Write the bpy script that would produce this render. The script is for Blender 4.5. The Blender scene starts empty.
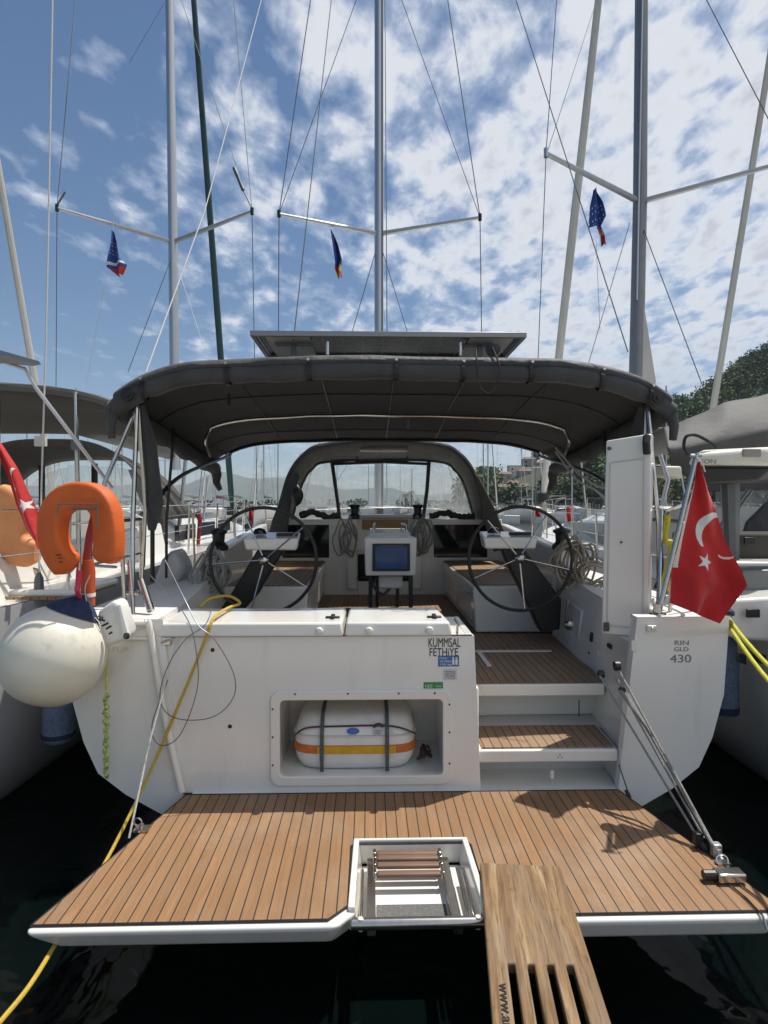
import bpy, bmesh, math, random
from math import sin, cos, pi, radians, sqrt
from mathutils import Vector, Matrix, noise
R_ = random.Random(7)

# ------------------------------------------------------------------ camera, world, sun
SC = bpy.context.scene
F, HC, HY = 600.0, 2.15, 503.0
cd = bpy.data.cameras.new('camera'); cam = bpy.data.objects.new('camera', cd)
SC.collection.objects.link(cam)
cam.location = (0, 0, HC); cam.rotation_euler = (radians(90), 0, 0)
cd.sensor_fit = 'VERTICAL'; cd.sensor_height = 36; cd.lens = F/1024*36
cd.shift_y = -(512-HY)/1024; cd.clip_start = .05; cd.clip_end = 9000
SC.camera = cam
SUN = Vector((.34, .235, 1.0)).normalized()
w = bpy.data.worlds.new('World'); SC.world = w; w.use_nodes = True
nt = w.node_tree; nt.nodes.clear()
def N(t, **k):
    n = nt.nodes.new(t)
    for a, b in k.items(): setattr(n, a, b)
    return n
def LK(a, b): nt.links.new(a, b)
def setin(sock, v):
    if hasattr(v, 'is_linked') or hasattr(v, 'links'): LK(v, sock)
    else: sock.default_value = v
def MA(op, a, b=None, c=None, clamp=False):
    n = N('ShaderNodeMath', operation=op); n.use_clamp = clamp
    setin(n.inputs[0], a)
    if b is not None: setin(n.inputs[1], b)
    if c is not None: setin(n.inputs[2], c)
    return n.outputs[0]
def RAMP(fac, stops):
    n = N('ShaderNodeValToRGB'); setin(n.inputs[0], fac)
    e = n.color_ramp.elements
    while len(e) < len(stops): e.new(.5)
    for i, (p, c) in enumerate(stops):
        e[i].position = p; e[i].color = c if len(c) == 4 else (*c, 1)
    return n.outputs[0]
def MIX(fac, a, b, mode='MIX'):
    n = N('ShaderNodeMix', data_type='RGBA', blend_type=mode)
    setin(n.inputs[0], fac)
    setin(n.inputs[6], a if not isinstance(a, tuple) or len(a) == 4 else (*a, 1))
    setin(n.inputs[7], b if not isinstance(b, tuple) or len(b) == 4 else (*b, 1))
    return n.outputs[2]
def NOISE(vec, scale, detail=4, rough=.5, dist=0):
    n = N('ShaderNodeTexNoise'); n.inputs['Scale'].default_value = scale
    n.inputs['Detail'].default_value = detail; n.inputs['Roughness'].default_value = rough
    n.inputs['Distortion'].default_value = dist
    if vec is not None: LK(vec, n.inputs['Vector'])
    return n.outputs[0]
sky = N('ShaderNodeTexSky', sky_type='NISHITA'); sky.sun_disc = False
sky.sun_elevation = math.asin(SUN.z); sky.sun_rotation = math.atan2(SUN.x, SUN.y)
sky.air_density = 1.0; sky.dust_density = .35; sky.ozone_density = 3.0
tc = N('ShaderNodeTexCoord'); sp = N('ShaderNodeSeparateXYZ'); LK(tc.outputs['Generated'], sp.inputs[0])
zz = MA('MAXIMUM', MA('ADD', sp.outputs[2], .12), .02)
cb = N('ShaderNodeCombineXYZ')
LK(MA('DIVIDE', sp.outputs[0], zz), cb.inputs[0]); LK(MA('DIVIDE', sp.outputs[1], zz), cb.inputs[1])
mp = N('ShaderNodeMapping'); LK(cb.outputs[0], mp.inputs[0])
mp.inputs['Rotation'].default_value = (0, 0, radians(-28)); mp.inputs['Scale'].default_value = (1.3, .85, 1)
mp.inputs['Location'].default_value = (3.1, 1.7, 0)
nA = NOISE(mp.outputs[0], 7.2, 10, .57, .15)
nB = NOISE(mp.outputs[0], 1.7, 3, .5, .1)
bias = MA('MINIMUM', MA('MULTIPLY', MA('ADD', sp.outputs[0], .04), .34), .095)
cov = MA('ADD', MA('ADD', MA('MULTIPLY', nA, .72), MA('MULTIPLY', nB, .36)), bias)
fac = RAMP(cov, [(.455, (0, 0, 0)), (.53, (.26, .26, .26)), (.60, (.66, .66, .66)), (.70, (.97, .97, .97))])
cc = RAMP(cov, [(.55, (.80, .86, .97)), (.63, (1.0, 1.0, 1.0)), (.76, (.62, .64, .70))])
CL = N('ShaderNodeVectorMath', operation='SCALE'); LK(cc, CL.inputs[0]); CL.inputs['Scale'].default_value = 9.3
lowf = RAMP(sp.outputs[2], [(0.0, (.35, .35, .35)), (.25, (.97, .97, .97))])
facl = MA('MULTIPLY', fac, lowf)
hs_ = N('ShaderNodeHueSaturation'); LK(sky.outputs[0], hs_.inputs['Color']); hs_.inputs['Saturation'].default_value = 1.18; hs_.inputs['Value'].default_value = .80
skyc = MIX(facl, hs_.outputs[0], CL.outputs[0])
bg = N('ShaderNodeBackground'); LK(skyc, bg.inputs[0]); bg.inputs[1].default_value = .088
ow = N('ShaderNodeOutputWorld'); LK(bg.outputs[0], ow.inputs[0])
sl = bpy.data.lights.new('sun', 'SUN'); sl.energy = 4.2; sl.angle = radians(.5); sl.color = (1, .95, .87)
so = bpy.data.objects.new('sun', sl); SC.collection.objects.link(so)
so.rotation_euler = SUN.to_track_quat('Z', 'Y').to_euler(); so.location = (20, 12, 60)
vs = SC.view_settings; vs.view_transform = 'Standard'; vs.look = 'None'; vs.gamma = 1
vs.exposure = .33; vs.use_curve_mapping = False

# ------------------------------------------------------------------ materials
MC = {}
def mat(name, col, rough=.5, metal=0, var=.0, vscale=6, bump=0, bscale=40, coat=0, dirt=None, spec=.5, trans=0, alpha=1, sheen=0, stretch=None):
    global nt
    if name in MC: return MC[name]
    m = bpy.data.materials.new(name); m.use_nodes = True; nt = m.node_tree; nt.nodes.clear()
    b = N('ShaderNodeBsdfPrincipled'); o = N('ShaderNodeOutputMaterial'); LK(b.outputs[0], o.inputs[0])
    tcn = N('ShaderNodeTexCoord'); vec = tcn.outputs['Object']
    if stretch:
        mpn = N('ShaderNodeMapping'); LK(vec, mpn.inputs[0]); mpn.inputs['Scale'].default_value = stretch; vec = mpn.outputs[0]
    c = (*col, 1)
    if var:
        n1 = NOISE(vec, vscale, 5, .6)
        lo = tuple(max(0, x*(1-var)) for x in col); hi = tuple(min(1, x*(1+var)) for x in col)
        c = RAMP(n1, [(.3, lo), (.7, hi)])
    if dirt:
        n2 = NOISE(vec, dirt[1], 6, .65)
        c = MIX(RAMP(n2, [(dirt[2], (0, 0, 0)), (min(1, dirt[2]+.15), (dirt[3],)*3)]), c, dirt[0])
    setin(b.inputs['Base Color'], c)
    b.inputs['Roughness'].default_value = rough; b.inputs['Metallic'].default_value = metal
    b.inputs['Specular IOR Level'].default_value = spec
    b.inputs['Coat Weight'].default_value = coat; b.inputs['Coat Roughness'].default_value = .12
    b.inputs['Sheen Weight'].default_value = sheen
    b.inputs['Transmission Weight'].default_value = trans
    b.inputs['Alpha'].default_value = alpha
    if bump:
        n3 = NOISE(vec, bscale, 5, .6)
        bn = N('ShaderNodeBump'); LK(n3, bn.inputs['Height']); bn.inputs['Strength'].default_value = bump
        bn.inputs['Distance'].default_value = .02; LK(bn.outputs[0], b.inputs['Normal'])
    MC[name] = m; return m
GEL = mat('gelcoat', (.80, .78, .72), .24, var=.03, vscale=2.5, bump=.03, bscale=5, coat=.55, dirt=((.55, .50, .40), 2.2, .66, .22))
GELT = mat('streaked_gelcoat', (.80, .785, .74), .18, var=.04, vscale=2.5, bump=.03, bscale=4, coat=.8, dirt=((.50, .46, .38), 8, .60, .22), stretch=(1, 1, .16))
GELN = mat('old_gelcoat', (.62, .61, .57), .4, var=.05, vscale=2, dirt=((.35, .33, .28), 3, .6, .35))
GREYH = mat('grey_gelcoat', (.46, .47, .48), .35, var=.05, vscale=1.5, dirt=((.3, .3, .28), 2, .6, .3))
DECKW = mat('nonslip_deck', (.70, .70, .67), .6, var=.04, vscale=8, bump=.15, bscale=350)
STEEL = mat('polished_steel', (.56, .53, .49), .2, 1, var=.1, vscale=20)
ALU = mat('anodised_aluminium', (.50, .51, .53), .38, .85, var=.06, vscale=5, stretch=(1, 1, .1))
ALUD = mat('dark_aluminium', (.15, .16, .165), .4, .7, var=.08, vscale=5)
WIRE = mat('wire', (.16, .17, .18), .4, .6)
ROPEW = mat('white_rope', (.70, .69, .66), .8, var=.15, vscale=90, bump=.5, bscale=260)
ROPEG = mat('grey_rope', (.33, .32, .29), .85, var=.35, vscale=120, bump=.6, bscale=260)
ROPEY = mat('yellow_rope', (.62, .42, .05), .7, var=.2, vscale=120, bump=.5, bscale=260)
ROPELY = mat('bright_yellow_rope', (.62, .60, .06), .75, var=.25, vscale=80, bump=.5, bscale=200)
ROPELG = mat('speckled_green_rope', (.42, .50, .14), .8, var=.75, vscale=60, bump=.5, bscale=200)
CANV = mat('charcoal_canvas', (.050, .052, .055), .6, var=.2, vscale=5, bump=.9, bscale=9, sheen=.15, spec=.35)
CANVU = mat('canvas_plain', (.060, .059, .056), .85, var=.10, vscale=3, bump=.25, bscale=9, spec=.2)
CANVB = mat('taupe_canvas', (.070, .066, .058), .85, var=.10, vscale=3, bump=.25, bscale=7, spec=.2)
CANVG = mat('grey_canvas', (.092, .092, .088), .7, var=.14, vscale=3, bump=.5, bscale=5)
CANVD = mat('faded_canvas', (.085, .080, .066), .85, var=.2, vscale=9, bump=.5, bscale=14)
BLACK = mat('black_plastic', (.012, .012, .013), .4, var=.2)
BLACKR = mat('black_rubber', (.018, .018, .018), .6, var=.2)
GLASSD = mat('dark_glazing', (.010, .012, .015), .06, spec=.6)
ORANGE = mat('orange_cover', (.66, .125, .018), .62, var=.10, vscale=7, bump=.3, bscale=12, dirt=((.45, .12, .03), 5, .6, .4))
ORANGEF = mat('faded_orange_cover', (.72, .30, .12), .7, var=.12, vscale=7)
RED = mat('red_cloth', (.55, .015, .015), .75, var=.08, vscale=10, bump=.25, bscale=18, sheen=.2)
REDD = mat('red_plastic', (.30, .02, .02), .45, var=.2)
WHT = mat('white_cloth', (.78, .76, .73), .75, var=.06, vscale=12)
WPL = mat('white_plastic', (.78, .77, .73), .4, var=.05, vscale=8, dirt=((.45, .42, .33), 5, .58, .35))
FEND = mat('white_vinyl', (.72, .69, .58), .42, var=.06, vscale=3, bump=.08, bscale=14, dirt=((.26, .24, .18), 4.2, .58, .55))
NAVY = mat('navy_cloth', (.016, .030, .075), .8, var=.3, vscale=30, bump=.4)
BLUEF = mat('blue_fleece', (.16, .21, .32), .9, var=.3, vscale=40, bump=.6, bscale=60)
BLUES = mat('blue_sticker', (.06, .16, .42), .5, var=.05)
GREENS = mat('green_sticker', (.05, .27, .07), .5, var=.05)
INK = mat('black_lettering', (.02, .02, .022), .5)
INKG = mat('grey_lettering', (.20, .20, .19), .5)
YEL = mat('yellow_band', (.66, .37, .02), .6, var=.15, vscale=20)
ORB = mat('orange_band', (.60, .16, .03), .6, var=.15, vscale=20)
SAILW = mat('furled_sailcloth', (.62, .60, .54), .75, var=.12, vscale=4, bump=.4, bscale=14, stretch=(1, 1, .25))
SAILG = mat('green_uv_strip', (.018, .055, .055), .7, var=.2, vscale=4, stretch=(1, 1, .3))
SAILR = mat('maroon_canvas', (.09, .012, .016), .8, var=.2)
SAILB = mat('blue_canvas', (.02, .05, .16), .8, var=.2)
CREAM = mat('cream_plastic', (.66, .64, .55), .45, var=.05)
SILV = mat('solar_frame', (.28, .285, .29), .4, .7)
def special(name, fn):
    global nt
    m = bpy.data.materials.new(name); m.use_nodes = True; nt = m.node_tree; nt.nodes.clear()
    b = N('ShaderNodeBsdfPrincipled'); o = N('ShaderNodeOutputMaterial'); LK(b.outputs[0], o.inputs[0])
    fn(b, o, N('ShaderNodeTexCoord')); MC[name] = m; return m
def teak_fn(pitch, tone, lum=1.0):
    def f(b, o, t):
        s = N('ShaderNodeSeparateXYZ'); LK(t.outputs['Object'], s.inputs[0])
        u = MA('DIVIDE', s.outputs[0], pitch); fr = MA('FRACT', u); fl = MA('FLOOR', u)
        line = MA('LESS_THAN', fr, .095)
        wn = N('ShaderNodeTexWhiteNoise', noise_dimensions='1D'); LK(fl, wn.inputs['W'])
        m = N('ShaderNodeMapping'); LK(t.outputs['Object'], m.inputs[0]); m.inputs['Scale'].default_value = (55, 3.5, 20)
        off = N('ShaderNodeCombineXYZ'); LK(MA('MULTIPLY', wn.outputs['Value'], 40), off.inputs[1]); LK(off.outputs[0], m.inputs['Location'])
        g = NOISE(m.outputs[0], 1, 6, .65)
        blot = NOISE(t.outputs['Object'], 3.2, 5, .6)
        spk = NOISE(t.outputs['Object'], 170, 2, .5)
        A = tuple(x*lum for x in tone)
        c = RAMP(g, [(.25, tuple(x*.72 for x in A)), (.75, tuple(x*1.22 for x in A))])
        c = MIX(MA('MULTIPLY', wn.outputs['Value'], .6), c, tuple(x*.68 for x in A))
        c = MIX(RAMP(NOISE(t.outputs['Object'], 1.3, 7, .7), [(.50, (0, 0, 0)), (.66, (.30,)*3)]), c, (.42*lum, .34*lum, .25*lum))
        c = MIX(RAMP(blot, [(.42, (0, 0, 0)), (.72, (.42,)*3)]), c, (.25*lum, .185*lum, .125*lum))
        c = MIX(RAMP(spk, [(.35, (.22,)*3), (.5, (0, 0, 0))]), c, tuple(x*.5 for x in A))
        c = MIX(line, c, (.012, .011, .011))
        LK(c, b.inputs['Base Color']); b.inputs['Roughness'].default_value = .62
        bn = N('ShaderNodeBump'); h = MA('SUBTRACT', MA('MULTIPLY', g, .25), MA('MULTIPLY', line, .9))
        LK(h, bn.inputs['Height']); bn.inputs['Strength'].default_value = .35; bn.inputs['Distance'].default_value = .003
        LK(bn.outputs[0], b.inputs['Normal'])
    return f
TEAK = special('teak_deck', teak_fn(.058, (.305, .160, .068)))
TEAKD = special('weathered_teak', teak_fn(.058, (.33, .205, .115), .98))
PLROT = 6.4
def plank_fn(b, o, t):
    rt = N('ShaderNodeMapping'); LK(t.outputs['Object'], rt.inputs[0]); rt.inputs['Rotation'].default_value = (0, 0, radians(PLROT)); OV = rt.outputs[0]
    m = N('ShaderNodeMapping'); LK(OV, m.inputs[0]); m.inputs['Scale'].default_value = (26, 1.6, 12)
    g = NOISE(m.outputs[0], 1, 8, .7, .25)
    m2 = N('ShaderNodeMapping'); LK(OV, m2.inputs[0]); m2.inputs['Scale'].default_value = (9, 2.0, 9)
    g2 = NOISE(m2.outputs[0], 1, 5, .6)
    m3 = N('ShaderNodeMapping'); LK(OV, m3.inputs[0]); m3.inputs['Scale'].default_value = (120, 5, 40)
    g3 = NOISE(m3.outputs[0], 1, 4, .6)
    c = RAMP(g, [(.34, (.07, .036, .015)), (.45, (.20, .115, .048)), (.58, (.33, .215, .105)), (.72, (.50, .39, .25))])
    c = MIX(RAMP(g2, [(.42, (0, 0, 0)), (.64, (.65,)*3)]), c, (.25, .195, .135))
    c = MIX(RAMP(g3, [(.34, (.85,)*3), (.46, (0, 0, 0))]), c, (.10, .06, .03))
    # glued laminations and darker stains
    s = N('ShaderNodeSeparateXYZ'); LK(OV, s.inputs[0])
    fl = MA('FLOOR', MA('DIVIDE', MA('ADD', s.outputs[0], 1.0), .047)); wn = N('ShaderNodeTexWhiteNoise', noise_dimensions='1D'); LK(fl, wn.inputs['W'])
    c = MIX(MA('MULTIPLY', wn.outputs['Value'], .6), c, (.15, .075, .028))
    st = NOISE(OV, 9, 6, .7)
    c = MIX(RAMP(st, [(.60, (0, 0, 0)), (.70, (.6,)*3)]), c, (.07, .04, .02))
    LK(c, b.inputs['Base Color']); b.inputs['Roughness'].default_value = .7
    bn = N('ShaderNodeBump'); LK(MA('ADD', g, g3), bn.inputs['Height']); bn.inputs['Strength'].default_value = .55; bn.inputs['Distance'].default_value = .004
    LK(bn.outputs[0], b.inputs['Normal'])
PLANK = special('weathered_plank', plank_fn)
def water_fn(b, o, t):
    b.inputs['Base Color'].default_value = (.0015, .004, .0035, 1)
    b.inputs['Roughness'].default_value = .05; b.inputs['IOR'].default_value = 1.33
    m = N('ShaderNodeMapping'); LK(t.outputs['Object'], m.inputs[0]); m.inputs['Scale'].default_value = (1, .8, 1)
    n1 = NOISE(m.outputs[0], 2.2, 3, .5, .3); n2 = NOISE(m.outputs[0], .35, 2, .5)
    bn = N('ShaderNodeBump'); LK(MA('ADD', n1, MA('MULTIPLY', n2, 1.5)), bn.inputs['Height'])
    bn.inputs['Strength'].default_value = .35; bn.inputs['Distance'].default_value = .10; LK(bn.outputs[0], b.inputs['Normal'])
WATER = special('harbour_water', water_fn)
def vinyl_fn(milk):
    def f(b, o, t):
        tr = N('ShaderNodeBsdfTransparent'); tr.inputs[0].default_value = (.93, .94, .94, 1)
        m = N('ShaderNodeMapping'); LK(t.outputs['Object'], m.inputs[0]); m.inputs['Scale'].default_value = (5, 5, 1.2)
        n = NOISE(m.outputs[0], 1.3, 6, .65, 1.2)
        fa = RAMP(n, [(.35, (milk*.45,)*3), (.58, (milk,)*3), (.72, (min(1, milk*1.8),)*3)])
        b.inputs['Base Color'].default_value = (.80, .80, .78, 1); b.inputs['Roughness'].default_value = .25
        tl = N('ShaderNodeBsdfTranslucent'); tl.inputs[0].default_value = (.85, .86, .86, 1)
        ms0 = N('ShaderNodeMixShader'); ms0.inputs[0].default_value = .5; LK(b.outputs[0], ms0.inputs[1]); LK(tl.outputs[0], ms0.inputs[2])
        bn = N('ShaderNodeBump'); LK(n, bn.inputs['Height']); bn.inputs['Strength'].default_value = .4; bn.inputs['Distance'].default_value = .05
        LK(bn.outputs[0], b.inputs['Normal'])
        ms = N('ShaderNodeMixShader'); LK(fa, ms.inputs[0]); LK(tr.outputs[0], ms.inputs[1]); LK(ms0.outputs[0], ms.inputs[2])
        LK(ms.outputs[0], o.inputs[0])
    return f
VINYL = special('clear_vinyl', vinyl_fn(.30)); VINYLC = special('cleaner_vinyl', vinyl_fn(.08))
def cells_fn(b, o, t):
    s = N('ShaderNodeSeparateXYZ'); LK(t.outputs['Object'], s.inputs[0])
    gx = MA('LESS_THAN', MA('FRACT', MA('DIVIDE', MA('ADD', s.outputs[0], 2), .158)), .05)
    gy = MA('LESS_THAN', MA('FRACT', MA('DIVIDE', MA('ADD', s.outputs[1], 2), .158)), .05)
    c = MIX(MA('MAXIMUM', gx, gy), (.03, .033, .042), (.30, .31, .33)); LK(c, b.inputs['Base Color']); b.inputs['Roughness'].default_value = .2
CELLS = special('solar_cells', cells_fn)
def screen_fn(b, o, t):
    n = NOISE(t.outputs['Object'], 4, 3, .5)
    c = RAMP(n, [(.3, (.02, .06, .17)), (.7, (.035, .10, .26))]); LK(c, b.inputs['Base Color']); b.inputs['Roughness'].default_value = .12
SCREEN = special('plotter_screen', screen_fn)
def leaf_fn(dark, lite):
    def f(b, o, t):
        n = NOISE(t.outputs['Object'], .11, 4, .6); n2 = NOISE(t.outputs['Object'], .9, 2, .6)
        c = RAMP(n, [(.35, dark), (.65, lite)]); c = MIX(MA('MULTIPLY', n2, .5), c, tuple(x*.6 for x in dark))
        LK(c, b.inputs['Base Color']); b.inputs['Roughness'].default_value = .8
    return f
LEAF = special('pine_foliage', leaf_fn((.026, .055, .012), (.16, .205, .045)))
LEAF2 = special('dry_foliage', leaf_fn((.035, .055, .018), (.12, .14, .05)))
BARK = mat('bark', (.14, .09, .06), .9, var=.3, vscale=3)
SOIL = mat('hillside_soil', (.06, .062, .03), .95, var=.4, vscale=.08)
ROCK = mat('mountain_scrub', (.10, .11, .07), .95, var=.4, vscale=.01)
CONC = mat('concrete', (.40, .38, .34), .85, var=.15, vscale=3, bump=.3, bscale=60)
PLAST = mat('pale_render', (.72, .66, .57), .85, var=.1, vscale=.6)
PLAST2 = mat('stone_render', (.36, .33, .28), .9, var=.15, vscale=.6)
ROOFT = mat('roof_tiles', (.20, .14, .10), .85, var=.2, vscale=1.5)

# ------------------------------------------------------------------ builders
W = {}
I4 = Matrix.Identity(4)
YAW = radians(1.35)
BF = Matrix.Translation((.11, 3.65, 0)) @ Matrix.Rotation(YAW, 4, 'Z')     # frame of the main yacht
def P(px, py, Y): return Vector(((px-384)/F*Y, Y, HC+(HY-py)/F*Y))
def B(px, py, ly):
    k = (px-384)/F; s, c = sin(YAW), cos(YAW)
    Y = (ly - .11*s + 3.65*c)/(c - s*k)
    return BF.inverted() @ P(px, py, Y)
def tag(o, label=None, cat=None, group=None, kind=None):
    if label: o['label'] = label
    if cat: o['category'] = cat
    if group: o['group'] = group
    if kind: o['kind'] = kind
    return o
def thing(name, loc, label, cat, group=None, rz=0):
    o = bpy.data.objects.new(name, None); SC.collection.objects.link(o); o.empty_display_size = .1
    o.location = loc; o.rotation_euler = (0, 0, rz)
    W[o] = Matrix.Translation(loc) @ Matrix.Rotation(rz, 4, 'Z')
    return tag(o, label, cat, group)
class MB:
    def __init__(s): s.v = []; s.f = []; s.m = []
    def add(s, vs, fs, mi=0):
        n = len(s.v); s.v += [Vector(x) for x in vs]
        s.f += [tuple(i+n for i in f) for f in fs]; s.m += [mi]*len(fs); return s
    def box(s, a, b, M=None, mi=0):
        x0, y0, z0 = a; x1, y1, z1 = b
        vs = [Vector(p) for p in ((x0, y0, z0), (x1, y0, z0), (x1, y1, z0), (x0, y1, z0), (x0, y0, z1), (x1, y0, z1), (x1, y1, z1), (x0, y1, z1))]
        if M: vs = [M @ p for p in vs]
        return s.add(vs, [(0, 3, 2, 1), (4, 5, 6, 7), (0, 1, 5, 4), (1, 2, 6, 5), (2, 3, 7, 6), (3, 0, 4, 7)], mi)
    def hexa(s, bot, top, mi=0):
        n = len(bot)
        return s.add(list(bot)+list(top), [tuple(range(n))[::-1], tuple(range(n, 2*n))]+[(i, (i+1) % n, n+(i+1) % n, n+i) for i in range(n)], mi)
    def prism(s, pts, d, mi=0):
        d = Vector(d); p = [Vector(q) for q in pts]; return s.hexa(p, [q+d for q in p], mi)
    def tube(s, pts, r, n=8, closed=False, mi=0, cap=True, jit=0):
        p = [Vector(q) for q in pts]; m = len(p)
        if not closed and m < 2: return s
        rs = r if isinstance(r, (list, tuple)) else [r]*m
        tang = []
        for i in range(m):
            a = p[(i-1) % m] if (closed or i > 0) else p[i]; b = p[(i+1) % m] if (closed or i < m-1) else p[i]
            t = (b-a); tang.append(t.normalized() if t.length > 1e-9 else Vector((0, 0, 1)))
        ref = Vector((0, 0, 1)) if abs(tang[0].z) < .9 else Vector((1, 0, 0))
        nrm = (ref - tang[0]*ref.dot(tang[0])).normalized()
        vs = []
        for i in range(m):
            nrm = (nrm - tang[i]*nrm.dot(tang[i])).normalized(); bi = tang[i].cross(nrm)
            for k in range(n):
                a = 2*pi*k/n; rr = rs[i]*(1+(R_.uniform(-jit, jit) if jit else 0))
                vs.append(p[i]+nrm*cos(a)*rr+bi*sin(a)*rr)
        fs = []
        for i in range(m if closed else m-1):
            j = (i+1) % m
            for k in range(n): fs.append((i*n+k, i*n+(k+1) % n, j*n+(k+1) % n, j*n+k))
        if not closed and cap: fs += [tuple(range(n))[::-1], tuple(range((m-1)*n, m*n))]
        return s.add(vs, fs, mi)
    def grid(s, fn, nu, nv, mi=0, closed_u=False):
        vs = [fn(i/nu, j/nv) for j in range(nv+1) for i in range(nu+(0 if closed_u else 1))]
        w_ = nu if closed_u else nu+1
        fs = [(j*w_+i, j*w_+(i+1) % w_, (j+1)*w_+(i+1) % w_, (j+1)*w_+i) for j in range(nv) for i in range(nu)]
        return s.add(vs, fs, mi)
    def lathe(s, c, prof, n=24, M=None, mi=0):
        c = Vector(c); vs = []
        for (r, z) in prof:
            for k in range(n):
                a = 2*pi*k/n; v = Vector((r*cos(a), r*sin(a), z))
                vs.append(c + ((M @ v) if M else v))
        fs = [(j*n+k, j*n+(k+1) % n, (j+1)*n+(k+1) % n, (j+1)*n+k) for j in range(len(prof)-1) for k in range(n)]
        fs += [tuple(range(n))[::-1], tuple(range((len(prof)-1)*n, len(prof)*n))]
        return s.add(vs, fs, mi)
    def build(s, name, m, parent=None, F_=I4, bevel=0, seg=2, smooth=True, ang=35, solid=0, origin=None, sub=0, normals=True):
        vs = [F_ @ v for v in s.v]
        lo = Vector([min(v[i] for v in vs) for i in range(3)]); hi = Vector([max(v[i] for v in vs) for i in range(3)])
        Wp = W[parent] if parent else I4
        if parent:
            Wi = Wp.inverted(); cen = Wi @ ((lo+hi)/2)
        else:
            Wi = I4; cen = Vector(((lo.x+hi.x)/2, (lo.y+hi.y)/2, lo.z))
        if origin is not None: cen = Wi @ (F_ @ Vector(origin))
        me = bpy.data.meshes.new(name); me.from_pydata([(Wi @ v)-cen for v in vs], [], s.f)
        ms = m if isinstance(m, (list, tuple)) else [m]
        for q in ms: me.materials.append(q)
        me.polygons.foreach_set('material_index', s.m)
        if normals:
            bm = bmesh.new(); bm.from_mesh(me); bmesh.ops.recalc_face_normals(bm, faces=bm.faces[:]); bm.to_mesh(me); bm.free()
        if smooth:
            me.polygons.foreach_set('use_smooth', [True]*len(me.polygons)); me.set_sharp_from_angle(angle=radians(ang))
        me.update()
        o = bpy.data.objects.new(name, me); SC.collection.objects.link(o); o.location = cen
        if parent: o.parent = parent
        W[o] = Wp @ Matrix.Translation(cen)
        if solid:
            q = o.modifiers.new('solid', 'SOLIDIFY'); q.thickness = solid; q.offset = 0
        if bevel:
            q = o.modifiers.new('bevel', 'BEVEL'); q.width = bevel; q.segments = seg; q.limit_method = 'ANGLE'; q.angle_limit = radians(35); q.harden_normals = False
        if sub:
            q = o.modifiers.new('sub', 'SUBSURF'); q.levels = sub; q.render_levels = sub
        return o
def kids(o): return [c for c in bpy.data.objects if c.parent == o]
def copy_tree(o, loc=None, parent=None, label=None, rz=None, scale=None):
    ch = kids(o); c = o.copy(); SC.collection.objects.link(c); c.parent = parent
    if loc is not None: c.location = loc
    if rz is not None: c.rotation_euler = (0, 0, rz)
    if scale: c.scale = scale
    if label: c['label'] = label
    for k in ch: copy_tree(k, parent=c)
    return c
def text(body, size, M, name, m, parent, F_=I4, ext=.0015, sx=1, align='LEFT'):
    cu = bpy.data.curves.new('txt', 'FONT'); cu.body = body; cu.size = size; cu.extrude = ext; cu.align_x = align; cu.offset = 0
    t = bpy.data.objects.new('txt', cu); SC.collection.objects.link(t)
    dg = bpy.context.evaluated_depsgraph_get(); dg.update()
    me = bpy.data.meshes.new_from_object(t.evaluated_get(dg))
    b = MB(); b.add([M @ Vector((v.co.x*sx, v.co.y, v.co.z)) for v in me.vertices], [tuple(p.vertices) for p in me.polygons])
    bpy.data.objects.remove(t); bpy.data.curves.remove(cu); bpy.data.meshes.remove(me)
    return b.build(name, m, parent, F_, smooth=False)
def fwall(p): # frame for text on a wall facing the camera (x right, z up) at point p
    return Matrix.Translation(p) @ Matrix.Rotation(radians(90), 4, 'X')
def spline(pts, k=8):
    p = [Vector(q) for q in pts]; out = []
    for i in range(len(p)-1):
        a = p[i-1] if i > 0 else p[i]*2-p[i+1]; b = p[i]; c = p[i+1]; d = p[i+2] if i+2 < len(p) else p[i+1]*2-p[i]
        for j in range(k):
            t = j/k; out.append(.5*((2*b)+(c-a)*t+(2*a-5*b+4*c-d)*t*t+(3*b-a-3*c+d)*t**3))
    return out+[p[-1]]
def rrect(x0, z0, x1, z1, r, n=5):
    o = []
    for cx, cz, a0 in ((x1-r, z1-r, 0), (x0+r, z1-r, 90), (x0+r, z0+r, 180), (x1-r, z0+r, 270)):
        for k in range(n+1):
            a = radians(a0+90*k/n); o.append((cx+r*cos(a), cz+r*sin(a)))
    return o

# ------------------------------------------------------------------ setting
b = MB(); b.add([(-4000, -20, 0), (4000, -20, 0), (4000, 3600, 0), (-4000, 3600, 0)], [(0, 1, 2, 3)])
tag(b.build('water', WATER, smooth=False, origin=(0, 0, 0)), kind='structure')
# quay the gangplank comes from (unseen below the frame), added to bounce light onto the transom
tag(MB().box((-12, -6, -1), (12, 1.05, .46)).build('quay', CONC, bevel=.03, origin=(0, 0, 0)), kind='structure')
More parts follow.
